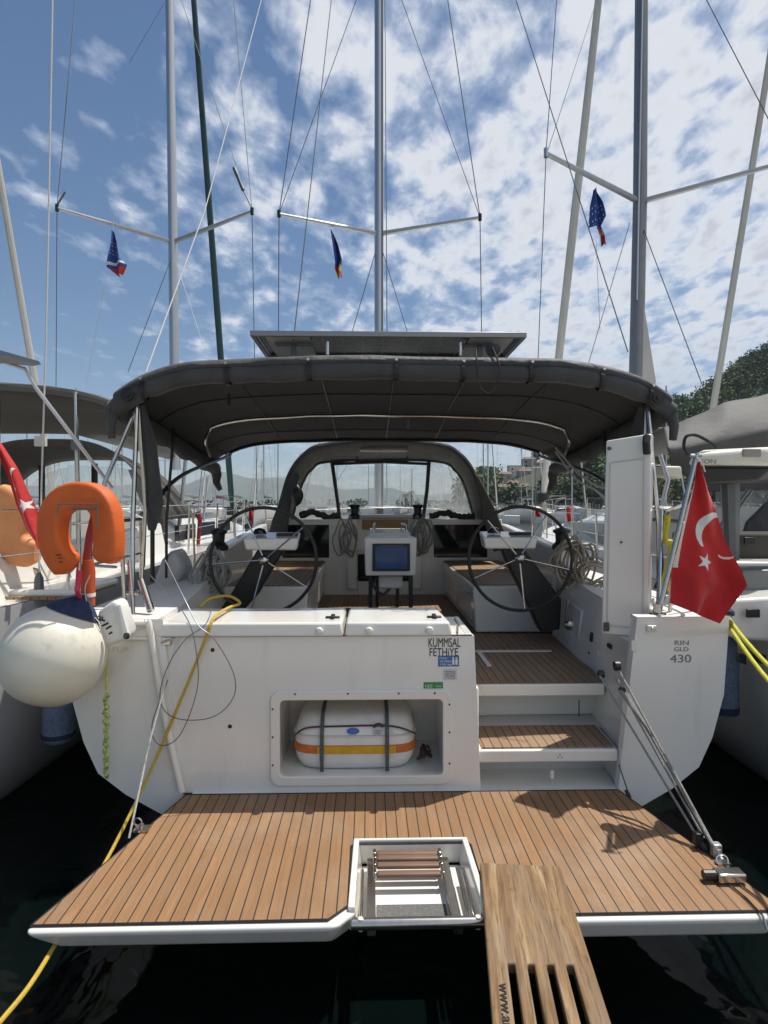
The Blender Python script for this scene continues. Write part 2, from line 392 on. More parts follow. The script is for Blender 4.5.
# far mountains
def ridge(name, Y, pts, depth, rough, m, base=0):
    xs = [p[0] for p in pts]
    def h(x):
        for i in range(len(pts)-1):
            if pts[i][0] <= x <= pts[i+1][0]:
                t = (x-pts[i][0])/(pts[i+1][0]-pts[i][0]); t = t*t*(3-2*t); return pts[i][1]*(1-t)+pts[i+1][1]*t
        return pts[-1][1]
    def fn(u, v):
        x = xs[0]+(xs[-1]-xs[0])*u; y = Y-depth*(1-v)
        e = sin(min(1, v)*pi/2)**1.1
        n = noise.fractal(Vector((x/rough, y/rough, 3)), 1, 2, 5)
        return Vector((x, y, base+h(x)*e*(1+.10*n)+n*.05*h(x)*e))
    return tag(MB().grid(fn, 140, 22).build(name, m, smooth=True, ang=180), kind='structure')
K = 2600/F
ridge('mountains', 2600, [((px-384)*K, (HY-py)*K) for px, py in ((-500, 470), (-200, 478), (0, 490), (60, 486), (130, 484), (185, 485), (205, 484), (228, 474), (262, 480), (285, 477), (318, 484), (350, 488), (385, 487), (420, 495), (470, 492), (560, 480), (700, 470), (1100, 450))], 700, 420, ROCK)
# hill on the right
HP = [(430, 504), (462, 496), (480, 484), (500, 474), (520, 466), (545, 457), (560, 444), (600, 425), (650, 412), (690, 411), (720, 392), (745, 374), (768, 362), (830, 325), (1000, 290)]
def hill_h(px):
    if px <= HP[0][0]: return 0
    for i in range(len(HP)-1):
        if HP[i][0] <= px <= HP[i+1][0]:
            t = (px-HP[i][0])/(HP[i+1][0]-HP[i][0]); return (HY-(HP[i][1]*(1-t)+HP[i+1][1]*t))
    return HY-HP[-1][1]
Y0H, Y1H = 120, 210
def hill_pt(px, v):
    Y = Y0H+(Y1H-Y0H)*v; e = sin(v*pi/2)
    n = noise.fractal(Vector((px/40, v*3, 1)), 1, 2, 4)
    top = hill_h(px)/F*Y1H
    return Vector(((px-384)/F*Y, Y, -.3+ .9*min(1, v*8) + top*e*(1+.06*n)))
tag(MB().grid(lambda u, v: hill_pt(430+600*u, v), 90, 20).build('hill', SOIL, ang=180), kind='structure')
# haze
hz = MB().box((-3200, -25, -1), (3200, 2900, 420)).build('haze', None, smooth=False)
hz.data.materials.clear()
hm = bpy.data.materials.new('haze'); hm.use_nodes = True; nt = hm.node_tree; nt.nodes.clear()
pv = N('ShaderNodeVolumePrincipled'); pv.inputs['Color'].default_value = (.68, .82, 1, 1); pv.inputs['Density'].default_value = .00024
oo = N('ShaderNodeOutputMaterial'); LK(pv.outputs[0], oo.inputs['Volume']); hz.data.materials.append(hm)
tag(hz, kind='stuff', label='pale summer haze over the bay and the far mountains')
hz.display_type = 'WIRE'

def clump(b, c, r, rz, n, sz, rnd):
    for _ in range(n):
        while True:
            d = Vector((rnd.uniform(-1, 1), rnd.uniform(-1, 1), rnd.uniform(-1, 1)))
            if .15 < d.length < 1: break
        d = d.normalized()*(.55+.45*rnd.random())
        p = Vector(c)+Vector((d.x*r, d.y*r, d.z*rz))
        s = sz*rnd.uniform(.6, 1.3); a = Vector((rnd.gauss(0, 1), rnd.gauss(0, 1), rnd.gauss(0, 1))).normalized()
        q = a.cross(Vector((rnd.gauss(0, 1), rnd.gauss(0, 1), rnd.gauss(0, 1)))).normalized(); a *= s; q *= s*.7
        b.add([p-a, p-q*.9, p+a, p+q], [(0, 1, 2, 3)])
# woodland covering the hill (reads as one mass)
rw = random.Random(11); b = MB()
for _ in range(1150):
    px = rw.uniform(462, 880); v = rw.random()**.85
    if 490 < px < 570 and v > .12: continue
    p = hill_pt(px, v); r = rw.uniform(1.7, 3.4)
    for k in range(3):
        clump(b, p+Vector((rw.uniform(-1, 1)*r*.6, rw.uniform(-1, 1)*r*.6, r*.7+rw.uniform(0, 1)*r*.9)), r*.75, r*.55, 42, .42, rw)
tag(b.build('woodland', LEAF, smooth=False, normals=False), 'dense green wood of pines and scrub covering the steep hill on the right', 'woodland', kind='stuff')
# pines on the skyline
for i, (px, v, hh) in enumerate(((693, .97, 5.5), (708, .98, 6), (722, .97, 7.5), (738, .98, 6.5), (752, .97, 7.5), (766, .98, 7), (545, .93, 5.5), (536, .96, 4.5), (575, .97, 5), (592, .98, 5.5))):
    p = hill_pt(px, v); t = thing('pine_tree', p, 'dark green pine standing on the wooded ridge against the sky', 'tree', 'pines on the ridge of the hill')
    MB().tube([p-Vector((0, 0, .6)), p+Vector((.2, 0, hh*.5)), p+Vector((.1, 0, hh*.9))], [.25, .18, .06], 6).build('trunk', BARK, t)
    c = MB()
    for k in range(9):
        zz_ = hh*(.35+.6*k/9); rr = 2.3*(1-.55*k/9)*rw.uniform(.7, 1.1)
        clump(c, p+Vector((rw.uniform(-1, 1)*rr*.5, rw.uniform(-1, 1)*rr*.5, zz_)), rr*.75, .6, 60, .34, rw)
    c.build('crown', LEAF, t, smooth=False, normals=False)
# palms seen through the sprayhood window
for i, (px, pt, pb) in enumerate(((405, 495, 508), (411, 492, 508))):
    Y = 140; base = P(px, 0, Y); base.z = 0; top = P(px, pt, Y)
    t = thing('palm_tree', base, ['shorter distant palm seen through the open middle of the sprayhood', 'taller distant palm beside a shorter one, seen through the sprayhood'][i], 'tree')
    MB().tube([base, (base+top)/2+Vector((.15, 0, 0)), top], [.28, .2, .16], 6).build('trunk', BARK, t)
    c = MB()
    for k in range(18):
        a = k*2.4; el = rw.uniform(-.2, .9); L_ = rw.uniform(1.3, 1.9); d = Vector((cos(a), sin(a), 0)); sd = Vector((-sin(a), cos(a), 0))
        pts = [top+d*L_*q+Vector((0, 0, el*L_*q-1.1*q*q*L_)) for q in (0, .35, .7, 1)]
        for j in range(3): w0 = .16*(1-j/3.2); w1 = .16*(1-(j+1)/3.2); c.add([pts[j]-sd*w0, pts[j]+sd*w0, pts[j+1]+sd*w1, pts[j+1]-sd*w1], [(0, 1, 2, 3)])
    c.build('crown', LEAF, t, smooth=False, normals=False)
# far shore strip
tag(MB().box((-300, 175, -.3), (60, 200, .9)).build('shore', SOIL), kind='structure')
c = MB()
for _ in range(120): clump(c, (rw.uniform(-240, 50), rw.uniform(180, 192), 2.0), rw.uniform(1, 3), rw.uniform(.8, 1.8), 26, .5, rw)
tag(c.build('shore_trees', LEAF2, smooth=False, normals=False), 'low green trees along the far shore of the bay', 'tree line', kind='stuff')
# houses on the hillside
HS = [(497, 478, 1, 2, 0), (506, 474, 1, 2, 1), (514, 483, 1, 2, 1), (517, 466, 1.2, 2, 0), (526, 471, 1, 2, 1), (530, 459, 1.3, 3, 1), (537, 469, 1, 2, 0), (545, 463, 1.2, 2, 1), (551, 471, 1, 2, 0), (557, 479, 1, 1, 1), (505, 487, 1, 1, 0), (524, 486, .9, 1, 1), (540, 482, .9, 1, 0), (565, 470, 1, 2, 0)]
for i, (px, py, s_, st, mm) in enumerate(HS):
    Y = 138+ (490-py)*1.2; p = P(px, py, Y); w_ = 3.2*s_*rw.uniform(.85, 1.2); h_ = 1.9*st*.62; d_ = 3
    t = thing('hillside_house', p-Vector((0, 0, h_)), 'small pale house in the cluster of houses on the hillside', 'house', 'houses on the hillside')
    MB().box((p.x-w_/2, Y, p.z-h_-5), (p.x+w_/2, Y+d_, p.z)).build('wall', [PLAST, PLAST2][mm], t)
    rf = MB()
    if i % 3: rf.hexa([(p.x-w_/2-.15, Y-.15, p.z+.003), (p.x+w_/2+.15, Y-.15, p.z+.003), (p.x+w_/2+.15, Y+d_+.1, p.z+.003), (p.x-w_/2-.15, Y+d_+.1, p.z+.003)], [(p.x-w_/2+.5, Y+1.2, p.z+.7), (p.x+w_/2-.5, Y+1.2, p.z+.7), (p.x+w_/2-.5, Y+1.6, p.z+.7), (p.x-w_/2+.5, Y+1.6, p.z+.7)])
    else: rf.box((p.x-w_/2-.08, Y-.08, p.z+.003), (p.x+w_/2+.08, Y+d_, p.z+.15))
    rf.build('roof', ROOFT if i % 3 else PLAST2, t, smooth=False)
    for f_ in range(st):
        for q in range(2):
            xx = p.x-w_*.3+q*w_*.5; z_ = p.z-.85-f_*1.15
            MB().box((xx-.22, Y-.03, z_-.3), (xx+.22, Y+.05, z_+.3)).build('window', GLASSD, t, smooth=False)

# ------------------------------------------------------------------ generic neighbour yacht pieces (local frame: bow +y)
def hull_mesh(L, Bm, zt, b=None, zk=-.35, flare=1.0, bowz=.25):
    b = b or MB()
    st = [0, .08, .2, .35, .5, .65, .78, .88, .95, 1]
    wf = [.93, .97, 1, 1, .97, .86, .66, .42, .20, .015]
    prof = [(1, 1), (.995, .72), (.97, .45), (.88, .25), (.70, .08), (.0, .0)]
    def fn(u, v):
        i = v*(len(st)-1); a = min(int(i), len(st)-2); t = i-a
        y = (st[a]*(1-t)+st[a+1]*t)*L; wv = (wf[a]*(1-t)+wf[a+1]*t)*Bm/2
        s_ = u*2-1; k = (1-abs(s_))*(len(prof)-1); c_ = min(int(k), len(prof)-2); q = k-c_
        X = prof[c_][0]*(1-q)+prof[c_+1][0]*q; Z = prof[c_][1]*(1-q)+prof[c_+1][1]*q
        top = zt+bowz*(y/L)**2
        return Vector((X*wv*(1 if s_ > 0 else -1), y, zk+(top-zk)*Z))
    b.grid(fn, 24, 27)
    tr = [fn(i/24, 0) for i in range(25)]; b.add(tr, [tuple(range(25))])
    return b
def deck_mesh(L, Bm, zt, bowz=.25, y0=0):
    st = [0, .08, .2, .35, .5, .65, .78, .88, .95, 1]; wf = [.93, .97, 1, 1, .97, .86, .66, .42, .20, .015]
    b = MB(); vs = []
    for s_, w_ in zip(st, wf):
        y = max(y0, s_*L); z = zt+bowz*(y/L)**2-.02; vs += [(-w_*Bm/2*.99, y, z), (0, y, z+.03), (w_*Bm/2*.99, y, z)]
    fs = []
    for i in range(len(st)-1): fs += [(i*3, i*3+1, i*3+4, i*3+3), (i*3+1, i*3+2, i*3+5, i*3+4)]
    return b.add(vs, fs)
def cabin_mesh(y0, y1, w0, w1, z0, h0, h1):
    b = MB(); rings = []
    for (y, w_, h) in ((y0, w0, h0), (y0+(y1-y0)*.5, (w0+w1)/2*1.05, (h0+h1)/2*1.08), (y1-.4, w1*1.05, h1*.8), (y1, w1*.8, .03)):
        rings.append([(-w_, y, z0), (-w_*.90, y, z0+h*.75), (-w_*.72, y, z0+h), (0, y, z0+h*1.08), (w_*.72, y, z0+h), (w_*.90, y, z0+h*.75), (w_, y, z0)])
    vs = sum(rings, []); fs = []
    for i in range(3):
        for k in range(6): fs.append((i*7+k, i*7+k+1, (i+1)*7+k+1, (i+1)*7+k))
    fs += [tuple(range(7)), tuple(range(21, 28))]
    return b.add(vs, fs)
def rail_mesh(L, Bm, zt, side, n=9, h=.6, y0=.0, bowz=.25, r=.011):
    b = MB(); st = [0, .08, .2, .35, .5, .65, .78, .88, .95, 1]; wf = [.93, .97, 1, 1, .97, .86, .66, .42, .20, .015]
    def ed(s_):
        for i in range(len(st)-1):
            if st[i] <= s_ <= st[i+1]:
                t = (s_-st[i])/(st[i+1]-st[i]); return (wf[i]*(1-t)+wf[i+1]*t)*Bm/2*.97
        return 0
    pts = []
    for k in range(n+1):
        s_ = y0+(.97-y0)*k/n; x = ed(s_)*side; z = zt+bowz*s_*s_; pts.append(Vector((x, s_*L, z)))
        b.tube([(x, s_*L, z), (x*1.01, s_*L, z+h)], r*1.2, 5)
    b.tube([p+Vector((0, 0, h)) for p in pts], r*.5, 4); b.tube([p+Vector((0, 0, h*.5)) for p in pts], r*.4, 4)
    return b
def stdyacht(name, loc, rz, label, group=None, L=12, Bm=3.9, zt=1.35, mastz=16.5, my=.55, hull=GEL, cover=SAILB, stay=SAILW, canopy=None, fine=True, window=True):
    t = thing(name, loc, label, 'sailing boat', group, rz); Fm = W[t]
    hull_mesh(L, Bm, zt).build('hull', hull, t, Fm)
    deck_mesh(L, Bm, zt).build('deck', DECKW, t, Fm)
    cr_ = cabin_mesh(L*.33, L*.72, Bm*.33, Bm*.22, zt, .48, .3).build('coachroof', GEL, t, Fm)
    for s in (-1, 1):
        b = MB()
        for k in range(3):
            y = L*(.37+.09*k); xw = Bm*(.33-.011*k*1.0)*.985*s
            b.box((xw-.03, y, zt+.12), (xw+.03, y+L*.065, zt+.32))
        b.build('window', GLASSD, cr_, Fm, bevel=.01)
        rail_mesh(L, Bm, zt, s).build('guard_rail', STEEL, t, Fm)
    ma_ = MB().tube([(0, L*my, zt), (0, L*my, mastz)], [.085, .07], 8).build('mast', ALU, t, Fm)
    MB().tube([(0, L*my-.1, zt+1.25), (0, L*.14, zt+1.35)], .07, 8).build('boom', ALU, t, Fm)
    b = MB(); b.grid(lambda u, v: Vector((sin(u*2*pi)*(.12-.05*v), (L*my-.12)*(1-v)+L*.16*v, zt+1.52-.12*v+cos(u*2*pi)*(.2-.09*v))), 12, 10, closed_u=True)
    b.build('sail_cover', cover, t, Fm)
    for s in (-1, 1):
        for q in (.36, .66):
            z = zt+(mastz-zt)*q; MB().tube([(0, L*my, z), (s*Bm*.30, L*my-.45, z+.02)], .028, 6).build('spreader', ALU, ma_, Fm)
        z1 = zt+(mastz-zt)*.36; z2 = zt+(mastz-zt)*.66
        MB().tube([(s*Bm*.46, L*my-.4, zt), (s*Bm*.30, L*my-.45, z1), (s*Bm*.30, L*my-.45, z2), (0, L*my, mastz)], .012, 4).build('shroud', WIRE, t, Fm)
    MB().tube([(0, L*.975, zt+.4), (0, L*my+.08, mastz-.3)], [.09, .05], 8).build('furled_headsail', stay, t, Fm)
    MB().tube([(0, .15, zt), (0, L*my-.08, mastz)], .012, 4).build('backstay', WIRE, t, Fm)
    if canopy:
        b = MB(); b.grid(lambda u, v: Vector(((u*2-1)*Bm*.38, L*.30+v*1.3, zt+.35+(1.15-.25*v)*(1-abs(u*2-1)**3*.85))), 16, 5)
        b.build('sprayhood', canopy, t, Fm, solid=.02)
        b = MB(); b.grid(lambda u, v: Vector(((u*2-1)*Bm*.42, L*.03+v*2.1, zt+1.75-.15*v-.28*abs(u*2-1)**4)), 16, 5)
        bi_ = b.build('bimini', canopy, t, Fm, solid=.02)
        b = MB()
        for s in (-1, 1):
            for y in (L*.04, L*.04+2.0): b.tube([(s*Bm*.42, y, zt+1.45), (s*Bm*.43, L*.1, zt)], .014, 6)
        b.build('bimini_frame', STEEL, bi_, Fm)
    return t

# ------------------------------------------------------------------ MAIN YACHT (boat frame: x starboard, y forward from the transom, z up from the water)
Y_ = thing('sailing_yacht', (.11, 3.65, 0), 'large white sailing yacht seen from astern with lowered teak swim platform and twin wheels', 'sailing boat', rz=YAW)
def BB(mb, name, m, parent=Y_, **k): return mb.build(name, m, parent, BF, **k)
OUT_ = [(2.02, 1.45), (1.985, .97), (1.915, .71), (1.83, .525), (1.665, .395), (1.47, .285), (1.25, .18), (.6, .12), (0, .10)]
OUT = []
for _i in range(len(OUT_)-1):
    _a, _b = OUT_[_i], OUT_[_i+1]; _p = OUT_[max(0, _i-1)]; _n = OUT_[min(len(OUT_)-1, _i+2)]
    for _t in (0, .34, .67): OUT.append(tuple(_a[q]*(1-_t)+_b[q]*_t for q in (0, 1)))
OUT.append(OUT_[-1])
ST = [0, .6, 1.6, 3, 5, 7, 9, 10.8, 12.1, 12.9]; WS = [1, 1.01, 1.02, 1.01, .96, .85, .66, .40, .17, .01]
def hullpt(i, t, k):  # station param, profile idx
    y = ST[i]*(1-t)+ST[i+1]*t if i < len(ST)-1 else ST[-1]
    w_ = WS[i]*(1-t)+WS[i+1]*t if i < len(ST)-1 else WS[-1]
    x, z = OUT[k]; q = y/12.9
    return Vector((x*w_, y, z+.22*q*q*max(0, min(1, (z-.9)/.3))-.5*q*max(0, min(1, (.7-z)/.4))))
for_h = MB()
for s in (-1, 1):
    vs = []; n = len(OUT)
    for i in range(len(ST)):
        for k in range(n):
            v = hullpt(i, 0, k); vs.append((v.x*s, v.y, v.z))
    for_h.add(vs, [(i*n+k, i*n+k+1, (i+1)*n+k+1, (i+1)*n+k) for i in range(len(ST)-1) for k in range(n-1)])
hull = BB(for_h, 'hull', GEL, ang=50)
# stern quarters (flat transom wings) with thickness
IN_R = [(1.445, 1.45), (1.37, .785), (1.33, .402)]
def inx(z):
    pts = [(1.445, 1.45), (1.37, .785), (1.33, .402), (1.30, .20), (1.25, .0)]
    for (xa, za), (xb, zb) in zip(pts, pts[1:]):
        if zb <= z <= za: return xb+(xa-xb)*(z-zb)/(za-zb)
    return 1.445
for s in (1, -1):
    b = MB(); K_ = 18; vs = []
    for y in (0, .06):
        for k in range(K_+1): x, z = OUT[k]; z = min(z, 1.45); vs += [(s*min(inx(z), x-.002), y, z), (s*x, y, z)]
    n2 = 2*(K_+1); fs = []
    for k in range(K_): fs += [(2*k, 2*k+1, 2*k+3, 2*k+2), (n2+2*k, n2+2*k+1, n2+2*k+3, n2+2*k+2), (2*k+1, 2*k+3, n2+2*k+3, n2+2*k+1), (2*k, 2*k+2, n2+2*k+2, n2+2*k)]
    fs += [(0, 1, n2+1, n2), (2*K_, 2*K_+1, n2+2*K_+1, n2+2*K_)]
    BB(b.add(vs, fs), 'stern_quarter', GELT, bevel=.014, seg=3)
BB(MB().prism([(-1.3, .02, .2), (1.3, .02, .2), (1.2, .02, -.2), (-1.2, .02, -.2)], (0, .04, 0)).box((-1.27, -.001, .25), (1.385, .33, .393)), 'lower_transom', GEL)
# bright raised rim along the inner edge of the port quarter
b = MB()
rimp = [(-1.66, -.02, 1.43), (-1.545, -.02, 1.43), (-1.515, -.02, 1.40), (-1.44, -.02, .95), (-1.325, -.02, .42)]
b.tube(spline(rimp, 5), .021, 12); b.tube([(-1.66, -.010, 1.335), (-1.50, -.010, 1.335)], .012, 10)
BB(b, 'transom_rim', GEL)
# transom locker block with the raft niche
NX0, NX1, NZ0, NZ1 = -.755, .262, .475, .962
b = MB(); yf = .025
fr = [(-1.50, .40), (-1.50, 1.33), (.455, 1.33), (.475, .40)]
# front face as frame of four boards round the niche
b.box((-1.49, yf, .39), (NX0, yf+.05, 1.335)); b.hexa([(NX1, yf, .39), (.485, yf, .39), (.485, yf+.05, .39), (NX1, yf+.05, .39)], [(NX1, yf, 1.335), (.445, yf, 1.335), (.445, yf+.05, 1.335), (NX1, yf+.05, 1.335)])
b.box((NX0, yf, NZ1), (NX1, yf+.05, 1.335)); b.box((NX0, yf, .39), (NX1, yf+.05, NZ0))
tl = BB(b, 'transom_locker', GELT)
b = MB()
b.hexa([(-1.49, .08, .9), (.484, .08, .39), (.484, .66, .39), (-1.49, .66, .9)], [(-1.49, .08, 1.33), (.444, .08, 1.33), (.444, .62, 1.33), (-1.49, .62, 1.33)]) if 0 else None
b.box((.43, .077, .39), (.484, .66, 1.0)); b.hexa([(.42, .077, 1.0), (.465, .077, 1.0), (.465, .66, 1.0), (.42, .66, 1.0)], [(.40, .077, 1.335), (.445, .077, 1.335), (.445, .66, 1.335), (.40, .66, 1.335)])
b.box((-1.49, .60, .40), (.42, .66, 1.333)); b.box((-1.49, .077, 1.30), (.40, .60, 1.333))
BB(b, 'locker_body', GEL, bevel=.01)
b = MB()   # niche lining
dN = .72
b.box((NX0-.03, yf+.052, NZ0-.03), (NX1+.03, dN, NZ0-.004)); b.box((NX0-.03, yf+.052, NZ1+.004), (NX1+.03, dN, NZ1+.03))
b.box((NX0-.03, yf+.052, NZ0-.003), (NX0-.004, dN, NZ1+.003)); b.box((NX1+.004, yf+.052, NZ0-.003), (NX1+.03, dN, NZ1+.003)); b.box((NX0-.03, dN+.002, NZ0-.03), (NX1+.03, dN+.03, NZ1+.03))
BB(b, 'niche_lining', GEL)
# flange round the niche
b = MB(); o_ = rrect(NX0-.045, NZ0-.045, NX1+.045, NZ1+.045, .06); i_ = rrect(NX0+.012, NZ0+.012, NX1-.012, NZ1-.012, .03)
n = len(o_); vs = [(x, yf-.018, z) for x, z in o_]+[(x, yf-.018, z) for x, z in i_]+[(x, yf+.001, z) for x, z in o_]+[(x, yf+.02, z) for x, z in i_]
fs = [(k, (k+1) % n, n+(k+1) % n, n+k) for k in range(n)]+[(k, (k+1) % n, 2*n+(k+1) % n, 2*n+k) for k in range(n)]+[(n+k, n+(k+1) % n, 3*n+(k+1) % n, 3*n+k) for k in range(n)]
b.add(vs, fs); fl = BB(b, 'niche_flange', GEL, bevel=.006)
b = MB()
for x, z in [(NX0-.03, .56), (NX0-.03, .73), (NX0-.03, .9), (NX1+.028, .56), (NX1+.028, .75), (NX1+.028, .92), (-.65, NZ1+.028), (-.33, NZ1+.028), (-.02, NZ1+.028), (.2, NZ1+.028)]:
    b.lathe((x, yf-.018, z), [(.006, 0), (.006, .003)], 8, Matrix.Rotation(radians(90), 4, 'X'))
BB(b, 'screws', BLACK, fl)
# lids
for k, (xa, xb) in enumerate(((-1.475, -.355), (-.345, .305))):
    b = MB(); zt_ = 1.425
    b.hexa([(xa, -.012, 1.342), (xb, -.012, 1.342), (xb-.02*k, .50, 1.342), (xa, .50, 1.342)], [(xa+.008, .0, zt_), (xb-.012, .0, zt_), (xb-.04*k, .49, zt_+.005), (xa+.008, .49, zt_+.005)])
    l = BB(b, 'locker_lid', GEL, bevel=.014, seg=3)
    kn = [(-.50, 1.378)] if k == 0 else [(-.20, 1.378), (.165, 1.38)]
    for x, z in kn:
        BB(MB().lathe((x, -.014, z), [(.021, -.004), (.023, .006), (.018, .017), (.004, .022)], 14, Matrix.Rotation(radians(90), 4, 'X')), 'knob', WPL, l)
    for x in ((-.43,) if k == 0 else (.21,)):
        bb = MB(); bb.box((x-.045, .12, zt_+.001), (x+.045, .15, zt_+.012)); bb.box((x-.012, .09, zt_+.002), (x+.014, .18, zt_+.02)); BB(bb, 'latch', BLACK, l, bevel=.004)
BB(MB().box((-1.47, .018, 1.3365), (.43, .03, 1.3415)), 'lid_gasket', BLACKR)
# small steel post by the lid
BB(MB().tube([(.345, .06, 1.33), (.345, .06, 1.40)], .008, 8), 'pin', STEEL)
# small fittings on the transom face
bb = MB()
for px, py in ((211.5, 651), (229, 728)): p = B(px, py, 0); bb.lathe((p.x, yf, p.z), [(.013, 0), (.010, .006)], 12, Matrix.Rotation(radians(90), 4, 'X'))
BB(bb, 'drain_plug', BLACK)
p = B(165, 642, 0); bb = MB(); bb.box((p.x-.02, yf-.03, p.z-.02), (p.x+.035, yf-.001, p.z+.03)); bb.tube([(p.x-.02, yf-.04, p.z), (p.x+.05, yf-.03, p.z+.02)], .008, 6); BB(bb, 'shackle_plate', STEEL, bevel=.004)
# swim platform
PX = [(-1.31, -.02), (-1.585, -1.12), (-.36, -1.12), (-.285, -1.06), (-.285, -.565), (.315, -.565), (.315, -1.06), (.39, -1.12), (1.60, -1.12), (1.32, .01)]
TOPZ = .40
b = MB()
def plat(b, out, z0, z1, ins=0):
    b.hexa([(x, y, z0) for x, y in out], [(x, y, z1) for x, y in out])
left = [(-1.33, -.0), (-1.635, -1.165), (-.33, -1.155), (-.25, -1.06), (-.25, -.0)]
right = [(.28, 0), (.28, -1.06), (.36, -1.145), (1.62, -1.145), (1.34, 0)]
lowL = [(-1.25, -.0), (-1.50, -1.09), (-.36, -1.09), (-.27, -1.0), (-.27, 0)]
lowR = [(.30, 0), (.30, -1.0), (.38, -1.09), (1.52, -1.09), (1.26, 0)]
b.hexa([(x, y, .275) for x, y in lowL], [(x, y, TOPZ-.012) for x, y in left]); b.hexa([(x, y, .275) for x, y in lowR], [(x, y, TOPZ-.012) for x, y in right])
b.box((-.249, -.535, .27), (.279, -.001, TOPZ-.012))
pf = BB(b, 'swim_platform', GEL, bevel=.028, seg=4)
b = MB()
tk = [(-1.30, -.012), (-1.602, -1.122), (-.372, -1.115), (-.292, -1.03), (-.292, -.575), (-.27, -.553), (.30, -.553), (.322, -.575), (.322, -1.03), (.402, -1.105), (1.592, -1.105), (1.322, -.012)]
b.add([(x, y, TOPZ-.004) for x, y in tk]+[(x, y, TOPZ-.014) for x, y in tk], [tuple(range(12))]+[(k, (k+1) % 12, 12+(k+1) % 12, 12+k) for k in range(12)])
# split the concave sheet into convex pieces by triangulation
td = BB(b, 'teak_deck', TEAK, pf, smooth=False, origin=(-.11, -.55, .39))
bm = bmesh.new(); bm.from_mesh(td.data); bmesh.ops.triangulate(bm, faces=bm.faces[:]); bm.to_mesh(td.data); bm.free()
b = MB()
outl = [Vector((x, y, TOPZ-.005)) for x, y in tk]
b.tube(outl, .006, 4, closed=True); BB(b, 'caulk_edge', BLACKR, pf)
# recess for the ladder
b = MB()
b.box((-.245, -.99, .272), (.275, -.56, .285))
b.box((-.262, -.548, .285), (.292, -.530, .412)); b.hexa([(-.285, -1.03, .285), (-.250, -1.03, .285), (-.235, -.53, .285), (-.270, -.53, .285)], [(-.292, -1.06, .410), (-.262, -1.06, .410), (-.252, -.53, .412), (-.280, -.53, .412)])
b.hexa([(.28, -1.03, .285), (.315, -1.03, .285), (.300, -.53, .285), (.265, -.53, .285)], [(.292, -1.06, .410), (.322, -1.06, .410), (.31, -.53, .412), (.282, -.53, .412)])
BB(b, 'ladder_recess', GEL, pf, bevel=.010, seg=3)
# lugs on the platform
lad = MB(); fro = -1.115
lad.tube([(-.275, fro, .375), (.305, fro, .375)], .024, 14)
for x in (-.19, .18): lad.hexa([(x-.020, -1.10, .31), (x+.020, -1.10, .31), (x+.020, -.60, .31), (x-.020, -.60, .31)], [(x-.020, -1.10, .35), (x+.020, -1.10, .35), (x+.020, -.60, .35), (x-.020, -.60, .35)])
for x in (-.236, .235, .262): lad.tube([(x, -1.08, .36), (x*.985, -.72, .36)], .010, 8)
ld = BB(lad, 'boarding_ladder', STEEL, bevel=.004)
for k, (y, z) in enumerate(((-.61, .375), (-.645, .372), (-.695, .367), (-.755, .362))):
    bb = MB(); bb.hexa([(-.165, y-.02, z-.012), (.150, y-.02, z-.012), (.150, y+.02, z-.012), (-.165, y+.02, z-.012)], [(-.160, y-.019, z+.010), (.145, y-.019, z+.010), (.145, y+.019, z+.010), (-.160, y+.019, z+.010)])
    BB(bb, 'rung', mat('rung_wood', (.17, .10, .065), .6, var=.35, vscale=9, stretch=(.3, 3, 3)), ld, bevel=.009, seg=3)
    bb = MB()
    for x in (-.172, .157): bb.box((x-.008, y-.018, z-.02), (x+.008, y+.018, z+.016))
    BB(bb, 'rung_bracket', STEEL, ld, bevel=.003)
BB(MB().box((-.165, -.985, .287), (.155, -.87, .291)), 'grip_mat', mat('grip_grey', (.13, .13, .125), .9, var=.3, vscale=90), ld)
for x in (-.235, .262): BB(MB().tube([(x, fro-.0, .35), (x, fro-.004, .402)], .012, 8), 'clamp', CREAM, ld)
# hinge/cleat at starboard edge and rope lugs
p = B(740, 879, 0); 
bb = MB(); cx, cy = 1.45, -.90
bb.box((cx-.045, cy-.035, .402), (cx+.085, cy+.03, .445)); cl = BB(bb, 'platform_bracket', STEEL, bevel=.008, seg=3)
BB(MB().tube([(cx-.10, cy, .425), (cx-.045, cy, .425)], .022, 10), 'plug', BLACK, cl)
for q in (-.0, .05):
    BB(MB().tube([(cx+q, cy-.04, .402), (cx+q+.02, cy-.13, .400), (cx+q+.02, cy-.24, .398), (cx+q+.02, -1.165, .36)], .006, 6), 'strap', STEEL, cl)
# port lug with shackle
L1 = Vector((-1.42, -.40, .40))
bb = MB(); bb.box((L1.x-.035, L1.y-.03, .399), (L1.x+.045, L1.y+.03, .409)); bb.tube([L1+Vector((0, .0, .0)), L1+Vector((0, 0, .03))], .012, 8); bb.tube([L1+Vector((-.02+.02*cos(a), 0, .04+.02*sin(a))) for a in [k*pi/5 for k in range(10)]], .005, 5, closed=True)
BB(bb, 'padeye', STEEL)
